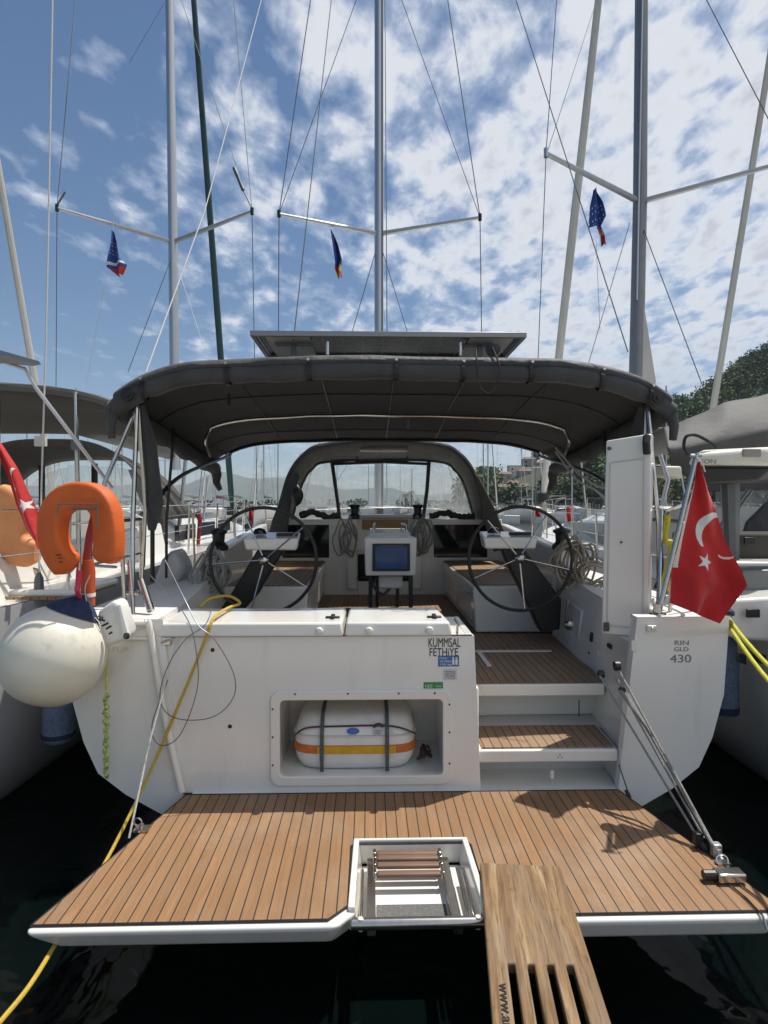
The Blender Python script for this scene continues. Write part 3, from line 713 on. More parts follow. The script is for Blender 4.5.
# ---- steps and starboard passage
b = MB()
stp = [(.47, .04), (1.345, .04), (1.37, .43), (.47, .43)]
b.hexa([(x, y, .545) for x, y in stp], [(x, y, .622) for x, y in stp])
s1 = BB(b, 'lower_step', GEL, bevel=.012, seg=3)
b = MB(); tp = [(.50, .065), (1.325, .065), (1.345, .425), (.50, .425)]
b.hexa([(x, y, .624) for x, y in tp], [(x, y, .632) for x, y in tp]); BB(b, 'teak_tread', TEAKD, s1, smooth=False)
for q in (-.012, .0, .012):
    pass
bb = MB()
for dx, dz in ((0, .010), (-.012, -.006), (.012, -.006)): bb.lathe((.98+dx, .038, .583+dz), [(.004, 0), (.004, .002)], 8, Matrix.Rotation(radians(90), 4, 'X'))
BB(bb, 'trim_dots', INKG, s1)
b = MB(); b.hexa([(.47, .40, .84), (1.40, .40, .84), (1.43, .48, .84), (.47, .48, .84)], [(.47, .40, .918), (1.40, .40, .918), (1.43, .48, .918), (.47, .48, .918)])
b.box((.46, .66, .62), (1.45, .69, .90)); b.box((.47, .48, .90), (1.43, .70, .915))
s2 = BB(b, 'upper_step', GEL, bevel=.012, seg=3)
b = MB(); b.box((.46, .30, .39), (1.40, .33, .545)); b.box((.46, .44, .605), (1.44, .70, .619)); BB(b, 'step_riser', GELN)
# latch and vent details
p = B(551, 774, .08); BB(MB().box((p.x-.01, .055, p.z-.02), (p.x+.012, .075, p.z+.03)), 'latch', WPL, bevel=.004)
p = B(481, 714, .65); bb = MB(); bb.box((p.x-.045, .645, p.z-.008), (p.x+.04, .658, p.z+.004)); bb.box((p.x-.04, .645, p.z-.026), (p.x+.035, .658, p.z-.018)); BB(bb, 'vent', WPL)
# cockpit sole (teak) : helm area and well
b = MB(); sole = [(-1.38, .66), (.47, .66), (.47, .425), (1.405, .425), (1.50, 1.98), (-1.5, 1.98)]
b.add([(x, y, .922) for x, y in sole], [tuple(range(6))]); b.add([(-.95, 1.98, .922), (.95, 1.98, .922), (.95, 4.4, .922), (-.95, 4.4, .922)], [(0, 1, 2, 3)])
so_ = BB(b, 'cockpit_sole', TEAKD, smooth=False, origin=(0, 1, .9))
bm = bmesh.new(); bm.from_mesh(so_.data); bmesh.ops.triangulate(bm, faces=bm.faces[:]); bm.to_mesh(so_.data); bm.free()
b = MB(); q1 = B(468, 652, 1.28); 
b.box((.47, 1.26, .924), (1.30, 1.30, .932)); b.box((.68, .83, .924), (.715, 1.26, .932)); b.box((.47, .83, .924), (.50, 1.26, .932)); BB(b, 'sole_hatch_trim', GEL)
# coaming inner walls, both sides; side decks
def side(s):
    b = MB()
    if s > 0:
        top = [(0.06, 1.445, 1.45), (.10, 1.45, 1.43), (.13, 1.45, 1.27), (.50, 1.47, 1.27), (.56, 1.49, 1.44), (1.0, 1.53, 1.46), (1.98, 1.60, 1.52)]
        bot = [(.06, 1.335, .40), (.10, 1.34, .40), (.13, 1.345, .40), (.50, 1.375, .40), (.56, 1.385, .40), (1.0, 1.43, .85), (1.98, 1.52, .9)]
    else:
        top = [(.06, 1.475, 1.45), (.56, 1.49, 1.45), (1.0, 1.53, 1.46), (1.98, 1.60, 1.52)]; bot = [(.06, 1.40, .9), (.56, 1.41, .9), (1.0, 1.43, .9), (1.98, 1.52, .9)]
    n = len(top); vs = [(s*x, y, z) for y, x, z in bot]+[(s*x, y, z) for y, x, z in top]
    b.add(vs, [(i, i+1, n+i+1, n+i) for i in range(n-1)])
    ca = BB(b, 'coaming', GEL, ang=40)
    d = MB()
    def edge(y):
        for i in range(len(ST)-1):
            if ST[i] <= y <= ST[i+1]:
                t = (y-ST[i])/(ST[i+1]-ST[i]); return 2.03*(WS[i]*(1-t)+WS[i+1]*t)
    ys = [.0, .10] + ([.13, .50] if s > 0 else []) + [.56, 1.0, 1.98, 3, 4.4]
    inn = {.0: 1.445, .10: 1.45, .13: 1.66, .50: 1.66, .56: 1.49, 1.0: 1.53, 1.98: 1.6, 3: 1.6, 4.4: 1.6}
    if s < 0: inn[.0] = 1.475; inn[.10] = 1.475
    iz = {.0: 1.45, .10: 1.45, .13: 1.45, .50: 1.45, .56: 1.45, 1.0: 1.46, 1.98: 1.52, 3: 1.55, 4.4: 1.55}
    vs = []
    for y in ys: vs += [(s*inn[y], y, iz[y]), (s*edge(y), y, 1.452+.22*(y/12.9)**2)]
    d.add(vs, [(2*i, 2*i+1, 2*i+3, 2*i+2) for i in range(len(ys)-1)])
    if s > 0:   # notch for the upright panel
        d.add([(1.45, .13, 1.27), (1.66, .13, 1.27), (1.66, .50, 1.27), (1.47, .50, 1.27), (1.66, .13, 1.45), (1.66, .50, 1.45), (1.45, .10, 1.45), (1.49, .56, 1.44), (1.66, .10, 1.45), (1.66, .56, 1.45)],
              [(0, 1, 2, 3), (1, 2, 5, 4), (0, 1, 8, 6), (3, 2, 9, 7)])
    BB(d, 'side_deck', DECKW, ang=40)
    # raised seat-back coaming
    e = MB(); e.hexa([(s*1.50, 1.98, .92), (s*1.80, 1.98, 1.45), (s*1.72, 4.4, 1.5), (s*1.50, 4.4, .92)], [(s*1.58, 2.05, 1.72), (s*1.74, 2.02, 1.70), (s*1.68, 4.4, 1.86), (s*1.56, 4.4, 1.88)])
    BB(e, 'seat_back', GEL, bevel=.03, seg=3)
    # bench seat
    e = MB(); e.hexa([(s*.80, 1.98, .93), (s*1.52, 1.98, .93), (s*1.52, 4.38, .93), (s*.80, 4.38, .93)], [(s*.77, 1.96, 1.37), (s*1.56, 1.96, 1.37), (s*1.56, 4.38, 1.37), (s*.77, 4.38, 1.37)])
    be = BB(e, 'bench', GEL, bevel=.02, seg=3)
    BB(MB().box((s*.80 if s > 0 else -1.53, 2.0, 1.372), (1.53 if s > 0 else -.80, 4.37, 1.380)), 'seat_slats', TEAKD, be, smooth=False)
    e = MB(); xi = s*.787
    for (ya, yb) in ((2.15, 2.95), (3.2, 4.1)): e.box((xi-.008, ya, 1.02), (xi+.008, yb, 1.28))
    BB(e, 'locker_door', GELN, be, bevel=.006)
side(1); side(-1)
# deck forward of the cockpit
b = MB(); vs = []; ys = [4.4, 5, 7, 9, 10.8, 12.1, 12.85]
ww = [1.93, 1.94, 1.72, 1.33, .8, .34, .03]
for y, w0 in zip(ys, ww): z = 1.45+.22*(y/12.9)**2; vs += [(-w0, y, z), (0, y, z+.06), (w0, y, z)]
b.add(vs, sum([[(i*3, i*3+1, i*3+4, i*3+3), (i*3+1, i*3+2, i*3+5, i*3+4)] for i in range(6)], [])); BB(b, 'foredeck', DECKW)
# bulkhead with companionway
b = MB(); by = 4.38
b.box((-1.58, by, .92), (-.36, by+.06, 1.93)); b.box((.36, by, .92), (1.58, by+.06, 1.93)); b.box((-.36, by, .92), (.36, by+.06, 1.10))
BB(b, 'bulkhead', GEL, bevel=.01)
for xa in (-.50, .37): BB(MB().box((xa, by-.06, 1.0), (xa+.13, by-.002, 1.93)), 'companionway_post', GEL, bevel=.02, seg=3)
for s, (xa, xb) in ((-1, (-1.36, -.74)), (1, (.66, 1.38))):
    wn_ = BB(MB().box((xa, by-.012, 1.42), (xb, by+.002, 1.86)), 'bulkhead_window', GLASSD, bevel=.006)
    for z in (1.385,): BB(MB().box((xa-.03, by-.022, z), (xb+.03, by-.002, z+.03)), 'sill', GEL, wn_)
BB(MB().box((-.36, by+.5, .95), (.36, by+.52, 1.9)), 'companionway_dark', BLACK)  # black board painted in for the darkness inside the cabin opening
b = cabin_mesh(by+.062, 9.4, 1.62, .95, 1.46, .46, .26); BB(b, 'coachroof', GEL, ang=50)
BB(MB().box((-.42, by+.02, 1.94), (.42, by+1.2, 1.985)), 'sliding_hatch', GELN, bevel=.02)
BB(MB().box((-.30, by-.03, 1.80), (.31, by+.01, 1.93)), 'hatch_trim', mat('varnished_wood', (.28, .13, .04), .4, var=.2))
BB(MB().grid(lambda u, v: Vector(((u-.5)*2.3, 5.2+v*2.2+.05*sin(u*20), 2.03+.05*sin(u*pi)+.02*noise.noise(Vector((u*9, v*9, 0))))), 20, 10), 'deck_cover', WHT)
for x in (-.33, .33): BB(MB().box((x-.03, by-.055, 1.14), (x+.11*(1 if x < 0 else -1), by-.065+.03, 1.17)), 'grab_handle', BLACK, bevel=.006)
# winches with coiled tails on the cabin top
for x in (-.40, .45):
    BB(MB().lathe((x, by+.06, 1.935), [(.075, 0), (.078, .05), (.05, .08), (.052, .14), (.075, .17), (.07, .19), (.03, .2)], 18), 'winch', BLACK)
# ---- wheels and helm posts
def wheel(px, py, ly, angs):
    c = B(px, py, ly); rr = .427
    rim = MB(); rim.tube([c+Vector((cos(a)*rr, .10*sin(a)*rr*0, sin(a)*rr)) for a in [k*2*pi/64 for k in range(64)]], .0140, 10, closed=True)
    r_ = BB(rim, 'steering_wheel', BLACKR)
    for a in angs:
        d = Vector((cos(radians(a)), 0, sin(radians(a)))); BB(MB().tube([c+Vector((0, .035, 0)), c+d*rr*.5+Vector((0, .02, 0)), c+d*(rr-.012)], [.0065, .007, .007], 8), 'spoke', STEEL, r_)
    RX = Matrix.Rotation(radians(90), 4, 'X')
    BB(MB().lathe(c, [(.02, -.06), (.038, -.03), (.042, -.01), (.030, .012), (.012, .022)], 20, RX), 'hub', STEEL, r_)
    BB(MB().tube([c+Vector((0, .05, 0)), c+Vector((0, .22, 0))], .02, 10), 'axle', STEEL, r_)
    return c
cw = wheel(520.5, 558.5, 1.27, (131, 59, -13, -85, -157))
cw2 = wheel(263.5, 560.5, 1.22, (40, 112, 184, 256, 328))
b = MB(); LY = 1.50
def quad(pts, ly, dy): return [B(x, y, ly) for x, y in pts], dy
for pts in ([(501, 548), (524, 548), (562, 600), (560, 630), (541, 632), (527, 603)],):
    MBq = MB().prism([B(x, y, LY) for x, y in pts], (0, .13, 0)); BB(MBq, 'helm_post', BLACK, bevel=.015, seg=3)
for pts in ([(257, 550), (283, 550), (258, 594), (236, 618), (214, 618), (232, 592)],):
    MBq = MB().prism([B(x, y, LY-.05) for x, y in pts], (0, .13, 0)); BB(MBq, 'helm_post', BLACK, bevel=.015, seg=3)
for (xa, xb, ya, yb, ly) in ((483, 538, 537.5, 549, 1.45), (243, 299, 538.5, 550.5, 1.40)):
    a = B(xa, yb, ly); c_ = B(xb, ya, ly)
    cns = BB(MB().hexa([(a.x+.02, ly, a.z), (c_.x-.02, ly, a.z), (c_.x-.04, ly+.28, a.z), (a.x+.04, ly+.28, a.z)], [(a.x, ly-.01, c_.z), (c_.x, ly-.01, c_.z), (c_.x-.02, ly+.3, c_.z+.04), (a.x+.02, ly+.3, c_.z+.04)]), 'helm_console', GEL, bevel=.015, seg=3)
    p = Vector(((a.x*.75+c_.x*.25), ly+.12, c_.z+.03))
    BB(MB().lathe(p, [(.06, 0), (.058, .02), (.04, .045), (.01, .055)], 18), 'compass', GLASSD, cns)
    p = Vector(((a.x*.25+c_.x*.75), ly+.10, c_.z+.015)); BB(MB().box(p-Vector((.09, .0, .0)), p+Vector((.09, .1, .025))), 'instrument', BLACK, cns, bevel=.006)
# ---- plotter pod and cockpit table
a = B(364, 576, 2.15); c_ = B(417, 537, 2.15)
pod = BB(MB().hexa([(a.x+.01, 2.15, a.z), (c_.x-.01, 2.15, a.z), (c_.x-.03, 2.45, a.z), (a.x+.03, 2.45, a.z)], [(a.x, 2.13, c_.z), (c_.x, 2.13, c_.z), (c_.x-.03, 2.5, c_.z), (a.x+.03, 2.5, c_.z)]), 'plotter_pod', GEL, bevel=.02, seg=4)
a = B(372.5, 571, 2.13); c_ = B(410, 543.5, 2.13)
BB(MB().box((a.x, 2.118, a.z), (c_.x, 2.142, c_.z)), 'plotter', BLACK, pod, bevel=.006); BB(MB().box((a.x+.028, 2.114, a.z+.022), (c_.x-.028, 2.1175, c_.z-.03)), 'screen', SCREEN, pod, smooth=False); BB(MB().box((a.x+.07, 2.1135, c_.z-.024), (c_.x-.07, 2.117, c_.z-.019)), 'screen_mark', INKG, pod)
cx = (a.x+c_.x)/2
tb = BB(MB().box((cx-.21, 2.50, 1.80), (cx+.21, 3.6, 1.845)), 'cockpit_table', GEL, bevel=.01)
for s in (-1, 1):
    BB(MB().box((cx+s*.20-.02, 2.3, .93), (cx+s*.20+.02, 2.36, 1.46)), 'table_leg', BLACK, tb, bevel=.004); BB(MB().box((cx+s*.12-.02, 3.4, .93), (cx+s*.12+.02, 3.46, 1.80)), 'table_leg', BLACK, tb, bevel=.004)
b = MB()
for s in (-1, 1): b.tube([(cx+s*.17, 2.52, 1.845), (cx+s*.17, 2.54, 1.92), (cx+s*.15, 3.1, 1.92), (cx+s*.15, 3.12, 1.845)], .009, 8)
BB(b, 'table_rail', STEEL, tb)
BB(MB().box((cx-.12, 2.3, 1.30), (cx+.12, 2.5, 1.43)), 'table_box', GELN, tb, bevel=.02)
BB(MB().tube(spline([(cx-.13, 2.35, 1.43), (cx-.17, 2.33, 1.33), (cx-.08, 2.33, 1.24), (cx, 2.35, 1.30)]), .016, 8), 'hose', BLACK, tb)
# ---- upright white panel on starboard quarter
Mp = Matrix.Translation((1.60, .20, 1.27)) @ Matrix.Rotation(radians(-36), 4, 'Z')
b = MB(); b.hexa([Mp @ Vector(p) for p in ((-.29, 0, 0), (.01, 0, 0), (.01, .085, 0), (-.29, .085, 0))], [Mp @ Vector(p) for p in ((-.26, 0, 1.30), (.025, 0, 1.33), (.025, .085, 1.33), (-.26, .085, 1.30))])
up = BB(b, 'upright_locker_door', GEL, bevel=.014, seg=3)
b = MB()
ins = [(-.252, .06), (-.028, .06), (-.018, 1.17), (-.232, 1.15)]
for i in range(4):
    a_ = Vector((ins[i][0], -.004, ins[i][1])); c2 = Vector((ins[(i+1) % 4][0], -.004, ins[(i+1) % 4][1])); b.tube([Mp @ a_, Mp @ c2], .005, 6)
BB(b, 'panel_groove', GELN, up)
b = MB()
for (x, y, z, r) in ((-.235, -.006, 1.245, .013), (-.16, -.006, .62, .008)): b.tube([Mp @ Vector((x, y+.006, z)), Mp @ Vector((x, y-.006, z))], r, 10)
BB(b, 'hinge_bolt', ALUD, up)
BB(MB().tube([Mp @ Vector((.0, -.004, 1.20)), Mp @ Vector((.0, -.03, 1.27)), Mp @ Vector((.0, -.004, 1.31))], .025, 8), 'latch', BLACK, up)
b = MB()
for z in (1.12, .24): b.tube([Mp @ Vector((.02, .045, z)), Mp @ Vector((.034, .045, z))], .02, 12)
BB(b, 'knob', WPL, up)
BB(MB().box(Mp @ Vector((-.25, -.02, .05))-Vector((.02, 0, .03)), Mp @ Vector((-.25, -.02, .05))+Vector((.02, .01, .03))), 'keeper', ALUD, up, bevel=.004)
# ---- engine panel and fittings on the starboard coaming (wall from (x 1.335,z .4) to (x 1.45,z 1.45))
def onwall(px, py):      # hit the sloping starboard wall x = xw(y,z)
    for i in range(400):
        ly = .05+i*.005; p = B(px, py, ly); top = 1.445+.075*ly; xb = 1.335+.095*ly
        if p.x >= xb+(top-xb)*((p.z-.40)/1.05): return p
    return B(px, py, .8)
def wallframe(px, py):
    p = onwall(px, py); return Matrix.Translation(p+Vector((-.006, -.002, 0))) @ Matrix.Rotation(radians(-95.5), 4, 'Z') @ Matrix.Rotation(radians(-6), 4, 'X')
def wallplate(px, py, w_, h_, t_, name, m, bev=.01, parent=Y_):
    M = wallframe(px, py); return BB(MB().box((-w_/2, -t_/2, -h_/2), (w_/2, t_/2, h_/2), M), name, m, parent, bevel=bev, seg=3)
ep = wallplate(575, 623, .46, .30, .034, 'engine_panel', GELN, .02)
M = wallframe(574, 625)
BB(MB().lathe((0, 0, 0), [(.045, 0), (.04, .03), (.02, .05)], 16, M @ Matrix.Rotation(radians(90), 4, 'X')) if 0 else MB().tube([M @ Vector((0, 0, 0)), M @ Vector((0, -.05, 0)), M @ Vector((0, -.075, 0))], [.05, .045, .02], 16), 'throttle_hub', STEEL, ep)
BB(MB().tube([M @ Vector((0, -.05, 0)), M @ Vector((.01, -.07, .12)), M @ Vector((.015, -.06, .2))], [.012, .012, .022], 10), 'throttle_lever', STEEL, ep)
for (px, py, w_, h_, nm, m_) in ((592, 637, .05, .07, 'switch', BLACK), (604, 633, .045, .045, 'speaker_ring', GELN), (599, 653, .045, .045, 'speaker_ring', GELN), (610, 646, .085, .03, 'recessed_handle', BLACK), (590, 653, .02, .02, 'switch', BLACK)):
    wallplate(px, py, w_, h_, .016, nm, m_, min(w_, h_)*.4)
p = B(630, 645, 0); BB(MB().box((1.405, -.012, p.z-.035), (1.44, -.001, p.z+.03)), 'fuel_label', WPL, bevel=.004)
p = B(651, 628, 0); BB(MB().box((p.x-.03, -.022, p.z-.018), (p.x+.03, -.001, p.z+.02)), 'stern_light', WPL, bevel=.008, seg=3)
BB(MB().box((p.x-.012, -.028, p.z-.008), (p.x+.016, -.0225, p.z+.012)), 'lens', STEEL, bevel=.003)
# ---- writing
def put(body, px0, pxr, pyb, h, m, ly=yf-.002, name='lettering', parent=tl):
    p = B(px0, pyb, ly); p2 = B(pxr, pyb, ly)
    o = text(body, h, I4, name, m, None); wd = o.dimensions.x
    xs = [v.co.x for v in o.data.vertices]; wd = max(xs)-min(xs); me = o.data; bpy.data.objects.remove(o)
    return text(body, h, fwall(p), name, m, parent, BF, sx=(p2.x-p.x)/wd)
put('KUMMSAL', 428, 460, 647, .078, INK); put('FETHiYE', 429, 457.5, 656.2, .072, INK)
def sticker(x0, y0, x1, y1, m, name='sticker', ly=yf, parent=tl, th=.0015, bev=0):
    a = B(x0, y1, ly); c = B(x1, y0, ly); return BB(MB().box((a.x, ly-th-.0005, a.z), (c.x, ly-.0005, c.z)), name, m, parent, bevel=bev)
sticker(438, 655.5, 459, 666.5, BLUES)
for i, (t_, hh) in enumerate((('MAX', .017), ('10 PERS', .014), ('120 kg', .014))): put(t_, 439.5, 447+(i > 0)*3.5, 659.2+i*3, hh, WPL, yf-.003)
for x in (453.2, 456.4):
    b = MB(); p = B(x, 661, yf); b.lathe((p.x, yf-.0035, p.z+.019), [(.006, 0), (.006, .001)], 10, Matrix.Rotation(radians(90), 4, 'X')); b.box((p.x-.007, yf-.0045, p.z-.022), (p.x+.007, yf-.0025, p.z+.011)); BB(b, 'pictogram', WPL, tl)
sticker(443, 669, 457, 680, mat('grey_label', (.60, .60, .62), .5))
for i in range(4): put(['MADE IN', 'HULL TYPE', 'CE 0607', 'A B C D'][i], 445, 455, 672.2+i*2.1, .010, INKG, yf-.003)
sticker(423.5, 682, 443, 688.5, GREENS); put('H2O', 425, 432, 687.5, .024, WHT, yf-.003); put('>>', 436, 441, 687.5, .022, WHT, yf-.003)
put('430', 670, 691, 662.5, .070, INKG, -.001); put('RIN', 674, 688, 645, .040, INKG, -.001); put('GLD', 674, 688, 651.2, .036, INKG, -.001)
put('FUR', 112, 129, 652, .045, GELN, -.001)

# ---- bimini
def zc(v): return 3.222-.29*v
def bim(u, v, dz=0):
    s = u*2-1; sag = .012*sin(v*pi*3)*(1-s*s)
    yy = .87+2.75*v - .10*(1-s*s)*(1-v)*0
    return Vector((2.09*s*(1-.0*v), yy+.02*sin(s*9), zc(v)-.055*s*s-.24*abs(s)**7-sag+.008*noise.noise(Vector((s*6, v*8, 2)))+dz))
bc = BB(MB().grid(lambda u, v: bim(u, v), 70, 24), 'bimini_canopy', CANVU, solid=.012)
for u_ in (.2, .36, .5, .64, .8): BB(MB().tube([bim(u_, v/10, -.012) for v in range(11)], .0045, 6), 'seam', BLACK, bc)
for v_ in (.3, .8): BB(MB().tube([bim(u/40, v_, -.012) for u in range(41)], .0045, 6), 'seam', BLACK, bc)
# rolled-up aft panel hanging under the aft edge
b = MB(); pts = []; rs = []
for k in range(91):
    u = k/90; s = u*2-1; p = bim(u, 0); pin = .0
    for q in (.055, .20, .345, .50, .62, .74, .87, .96):
        pin = max(pin, math.exp(-((u-q)/.006)**2))
    r = .066*(1-.28*pin)+.010*noise.noise(Vector((u*22, 0, 5)))
    pts.append(p+Vector((0, -.02, -.085-.012*noise.noise(Vector((u*9, 1, 0)))))); rs.append(r)
b.tube(pts, rs, 18); 
rl = BB(b, 'rolled_panel', CANV, bc, ang=60)
b = MB()   # facing flap above the roll
b.grid(lambda u, v: bim(.004+.992*u, 0)+Vector((0, -.045-.03*sin(v*pi)+.006*noise.noise(Vector((u*30, v*3, 0))), .022-.075*v)), 90, 6)
BB(b, 'edge_flap', CANV, bc, solid=.008)
for q in (.055, .20, .345, .50, .62, .74, .87, .96):
    c = bim(q, 0)+Vector((0, -.02, -.085)); b = MB(); ring = [c+Vector((0, cos(a)*.070, sin(a)*.074)) for a in [radians(100+d*12) for d in range(0, 21)]]
    for i in range(len(ring)-1):
        b.prism([ring[i]-Vector((.014, 0, 0)), ring[i]+Vector((.014, 0, 0)), ring[i+1]+Vector((.014, 0, 0)), ring[i+1]-Vector((.014, 0, 0))], (ring[i]-c)*.05)
    BB(b, 'strap', BLACK, bc)
    BB(MB().tube([c+Vector((0, -.075, .07)), c+Vector((0, -.09, .07))], .011, 8), 'snap', STEEL, bc)
for s in (-1, 1):   # side rolls with hanging tails
    u0 = .5+s*.5
    pts = [bim(u0, v/12)+Vector((-s*.03, 0, -.08-.01*sin(v*2))) for v in range(13)]; rs = [.075+.012*sin(v*2.1) for v in range(13)]
    b = MB(); b.tube(pts, rs, 12)
    e = pts[-1]; b.tube([e, e+Vector((-s*.02, .02, -.08)), e+Vector((-s*.015, .03, -.17)), e+Vector((-s*.06, .03, -.26))], [.07, .06, .045, .03], 10)
    BB(b, 'side_roll', CANVU, bc, ang=60)
    e = pts[0]; b = MB(); b.tube([e+Vector((s*.03, -.02, -.02)), e+Vector((s*.055, -.02, -.12)), e+Vector((s*.045, -.02, -.22))], [.05, .035, .028], 10); BB(b, 'tail', CANV, bc)
    # roll end spiral
    ec = bim(u0*.93+.035, 0)+Vector((0, -.105, -.10)); BB(MB().lathe(ec, [(.055, 0), (.055, .012), (.04, .014), (.04, .03), (.018, .031), (.018, .045)], 18, Matrix.Rotation(radians(90), 4, 'X')), 'roll_end', BLACK, bc)
# bimini frame
bf = None
def hoop(v, drop, xx, name, m=STEEL, r=.0135):
    pts = []
    for k in range(41):
        s = k/20-1; p = bim(.5+.5*s*.985, v); pts.append(p+Vector((0, 0, -.022)))
    return pts
hp = hoop(.58, 0, 0, ''); fr_ = MB()
fh = hoop(.995, 0, 0, '')
def leg(s, top, ly0): pass
b = MB(); b.tube([p for p in hp[3:-3]], .014, 8)
for s in (-1, 1):
    e = hp[3] if s < 0 else hp[-4]
    b.tube(spline([e, e+Vector((s*.06, -.01, -.04)), e+Vector((s*.09, -.05, -.16)), e+Vector((s*.08, .1, -.30))], 6), .014, 8)
BB(b, 'middle_hoop', STEEL)
b = MB(); b.tube(fh[2:-2], .017, 8)
for s in (-1, 1):
    e = fh[2] if s < 0 else fh[-3]
    q = [e, e+Vector((s*.06, -.02, -.06)), Vector((s*1.97, 2.1, 2.42)), Vector((s*1.99, 1.45, 2.16)), Vector((s*1.99, 1.35, 1.95)), Vector((s*1.99, 1.35, 1.5))]
    b.tube(spline(q[:5], 6)+[q[5]], .019, 8)
BB(b, 'forward_hoop', BLACK)
for s in (-1, 1):
    at = bim(.5+s*.46, 0)+Vector((0, .0, -.15))
    b = MB(); b.tube([at, Vector((s*1.80, .45, 1.98)), Vector((s*1.80, .45, 1.45))], .017, 8); b.tube([at+Vector((0, .02, 0)), Vector((s*1.99, .45, 2.28)), Vector((s*2.0, .45, 2.02))], .015, 8) if s < 0 else None; b.tube([at+Vector((0, .02, 0)), Vector((s*1.90, .95, 2.10)), Vector((s*1.93, .95, 1.5))], .015, 8)
    BB(b, 'bimini_strut', STEEL)
    b = MB(); b.tube([bim(.5+s*.47, .1)+Vector((0, 0, -.1)), Vector((s*1.98, 1.45, 2.16))], .017, 8); b.tube([bim(.5+s*.47, .35)+Vector((0, 0, -.1)), Vector((s*1.96, 1.6, 2.0)), Vector((s*1.96, 1.6, 1.5))], .013, 8)
    BB(b, 'bimini_stay', BLACK)
    b = MB(); a0 = at+Vector((s*.01, .1, 0))   # dark gathered side curtain
    b.tube([a0, a0+Vector((-s*.03, .05, -.3)), a0+Vector((-s*.05, .08, -.75)), a0+Vector((-s*.05, .08, -.95))], [.03, .075, .075, .03], 10, jit=.25); BB(b, 'gathered_curtain', CANV)
# solar panel
z0 = 3.412; xa, xb = -1.10, 1.0; ya, yb = .90, 1.62
b = MB(); b.box((xa, ya, z0), (xb, ya+.035, z0+.04)); b.box((xa, yb-.035, z0), (xb, yb, z0+.04)); b.box((xa, ya+.035, z0), (xa+.035, yb-.035, z0+.04)); b.box((xb-.035, ya+.035, z0), (xb, yb-.035, z0+.04))
spn = BB(b, 'solar_panel', SILV, bevel=.003)
BB(MB().box((xa+.04, ya+.036, z0+.025), (xb-.04, yb-.036, z0+.035)), 'cell_sheet', CELLS, spn, smooth=False, origin=(xa, ya, z0+.03))
for x in (-.8, .68): BB(MB().box((x-.02, ya+.2, z0-.16), (x+.02, ya+.24, z0)).box((x-.14, ya+.18, z0-.012), (x+.14, ya+.26, z0-.002)), 'bracket', ALUD, spn)
for x in (-.52, .50): BB(MB().tube([(x, ya+.05, z0-.03), (x, ya+.05, z0-.13)], .014, 10), 'bracket_foot', STEEL, spn)
for x in (xb-.42, xa+.1): BB(MB().box((x, ya+.04, z0+.012), (x+.34, yb-.04, z0+.023)), 'backing_strip', GELN, spn, bevel=.004)
p = B(493, 349, .88); c = Vector((p.x, .88, p.z)); BB(MB().lathe(c, [(.055, -.02), (.055, .01), (.03, .02)], 20, Matrix.Rotation(radians(90), 4, 'X')), 'regulator', BLACK, spn)
BB(MB().tube(spline([c+Vector((-.01, -.03, 0)), B(499, 365, .74), B(497, 384, .74), B(488, 393, .74), B(480, 385, .74), B(477, 365, .74), B(476, 350, .8)], 8), .007, 8), 'cable', BLACK, spn)
# ---- sprayhood (dodger)
def arch(y, pts): return [B(px, py, y) for px, py in pts]
rear = spline(arch(3.95, [(268, 545), (280, 508), (290, 475), (305, 455), (325, 446), (384, 441.5), (440, 446), (459, 455), (473, 473), (484, 505), (500, 545)]), 6)
fron = spline(arch(5.1, [(291, 520), (296, 500), (302, 482), (311, 469), (326, 461), (384, 459), (440, 461), (455, 469), (464, 482), (470, 500), (475, 520)]), 6)
n = len(rear)
def dod(u, v):
    x = u*(n-1); i = min(int(x), n-2); t = x-i; a = rear[i]*(1-t)+rear[i+1]*t; c = fron[i]*(1-t)+fron[i+1]*t
    return a*(1-v)+c*v+Vector((0, 0, .02*sin(v*pi)+.012*noise.noise(Vector((u*20, v*3, 4)))))
dd = BB(MB().grid(dod, 80, 8), 'sprayhood', CANVD, solid=.01)
b = MB(); b.tube(rear, .016, 8); BB(b, 'sprayhood_hoop', STEEL, dd)
b = MB(); b.tube([p+Vector((0, -.015, .012)) for p in rear], .030, 8); BB(b, 'hem', CANV, dd)
b = MB(); b.tube(fron, .035, 8, jit=.1); BB(b, 'windscreen_edge', CANV, dd)
# window panels: side ones milky, centre open with rails
yw = 5.12
def vp(pts, name, m): BB(MB().prism([B(x, y, yw) for x, y in pts], (0, .008, 0)), name, m, dd, smooth=False)
vp([(294, 521), (297, 500), (303, 483), (312, 471), (326, 463), (331, 463), (334, 490), (339, 521)], 'side_window', VINYL)
vp([(474, 521), (470, 500), (463, 483), (454, 471), (440, 463), (430, 463), (426, 490), (424, 521)], 'side_window', VINYL)
vp([(341, 515), (336, 466), (427, 466), (423, 515)], 'centre_window', VINYLC)
b = MB(); b.tube([B(332, 462, yw-.02), B(336, 490, yw-.02), B(340, 520, yw-.02)], .028, 8); b.tube([B(429, 462, yw-.02), B(427, 490, yw-.02), B(423, 520, yw-.02)], .028, 8); b.tube([B(334, 464, yw-.02), B(384, 462, yw-.02), B(428, 464, yw-.02)], .022, 8)
BB(b, 'window_seam', CANV, dd)
BB(MB().box(B(360, 449.5, 4.2)+Vector((0, 0, 0)), B(407, 446, 4.2)+Vector((0, .02, 0))), 'light_slot_panel', VINYLC, dd) if 0 else None
# light slot: bright gap in the roof painted as an opaque white strip
a_, b_ = B(360, 451, 4.4), B(407, 448, 4.4)
BB(MB().box((a_.x, 4.35, a_.z-.012), (b_.x, 4.42, a_.z+.012)), 'painted_light_slot', WHT, dd, bevel=.004)
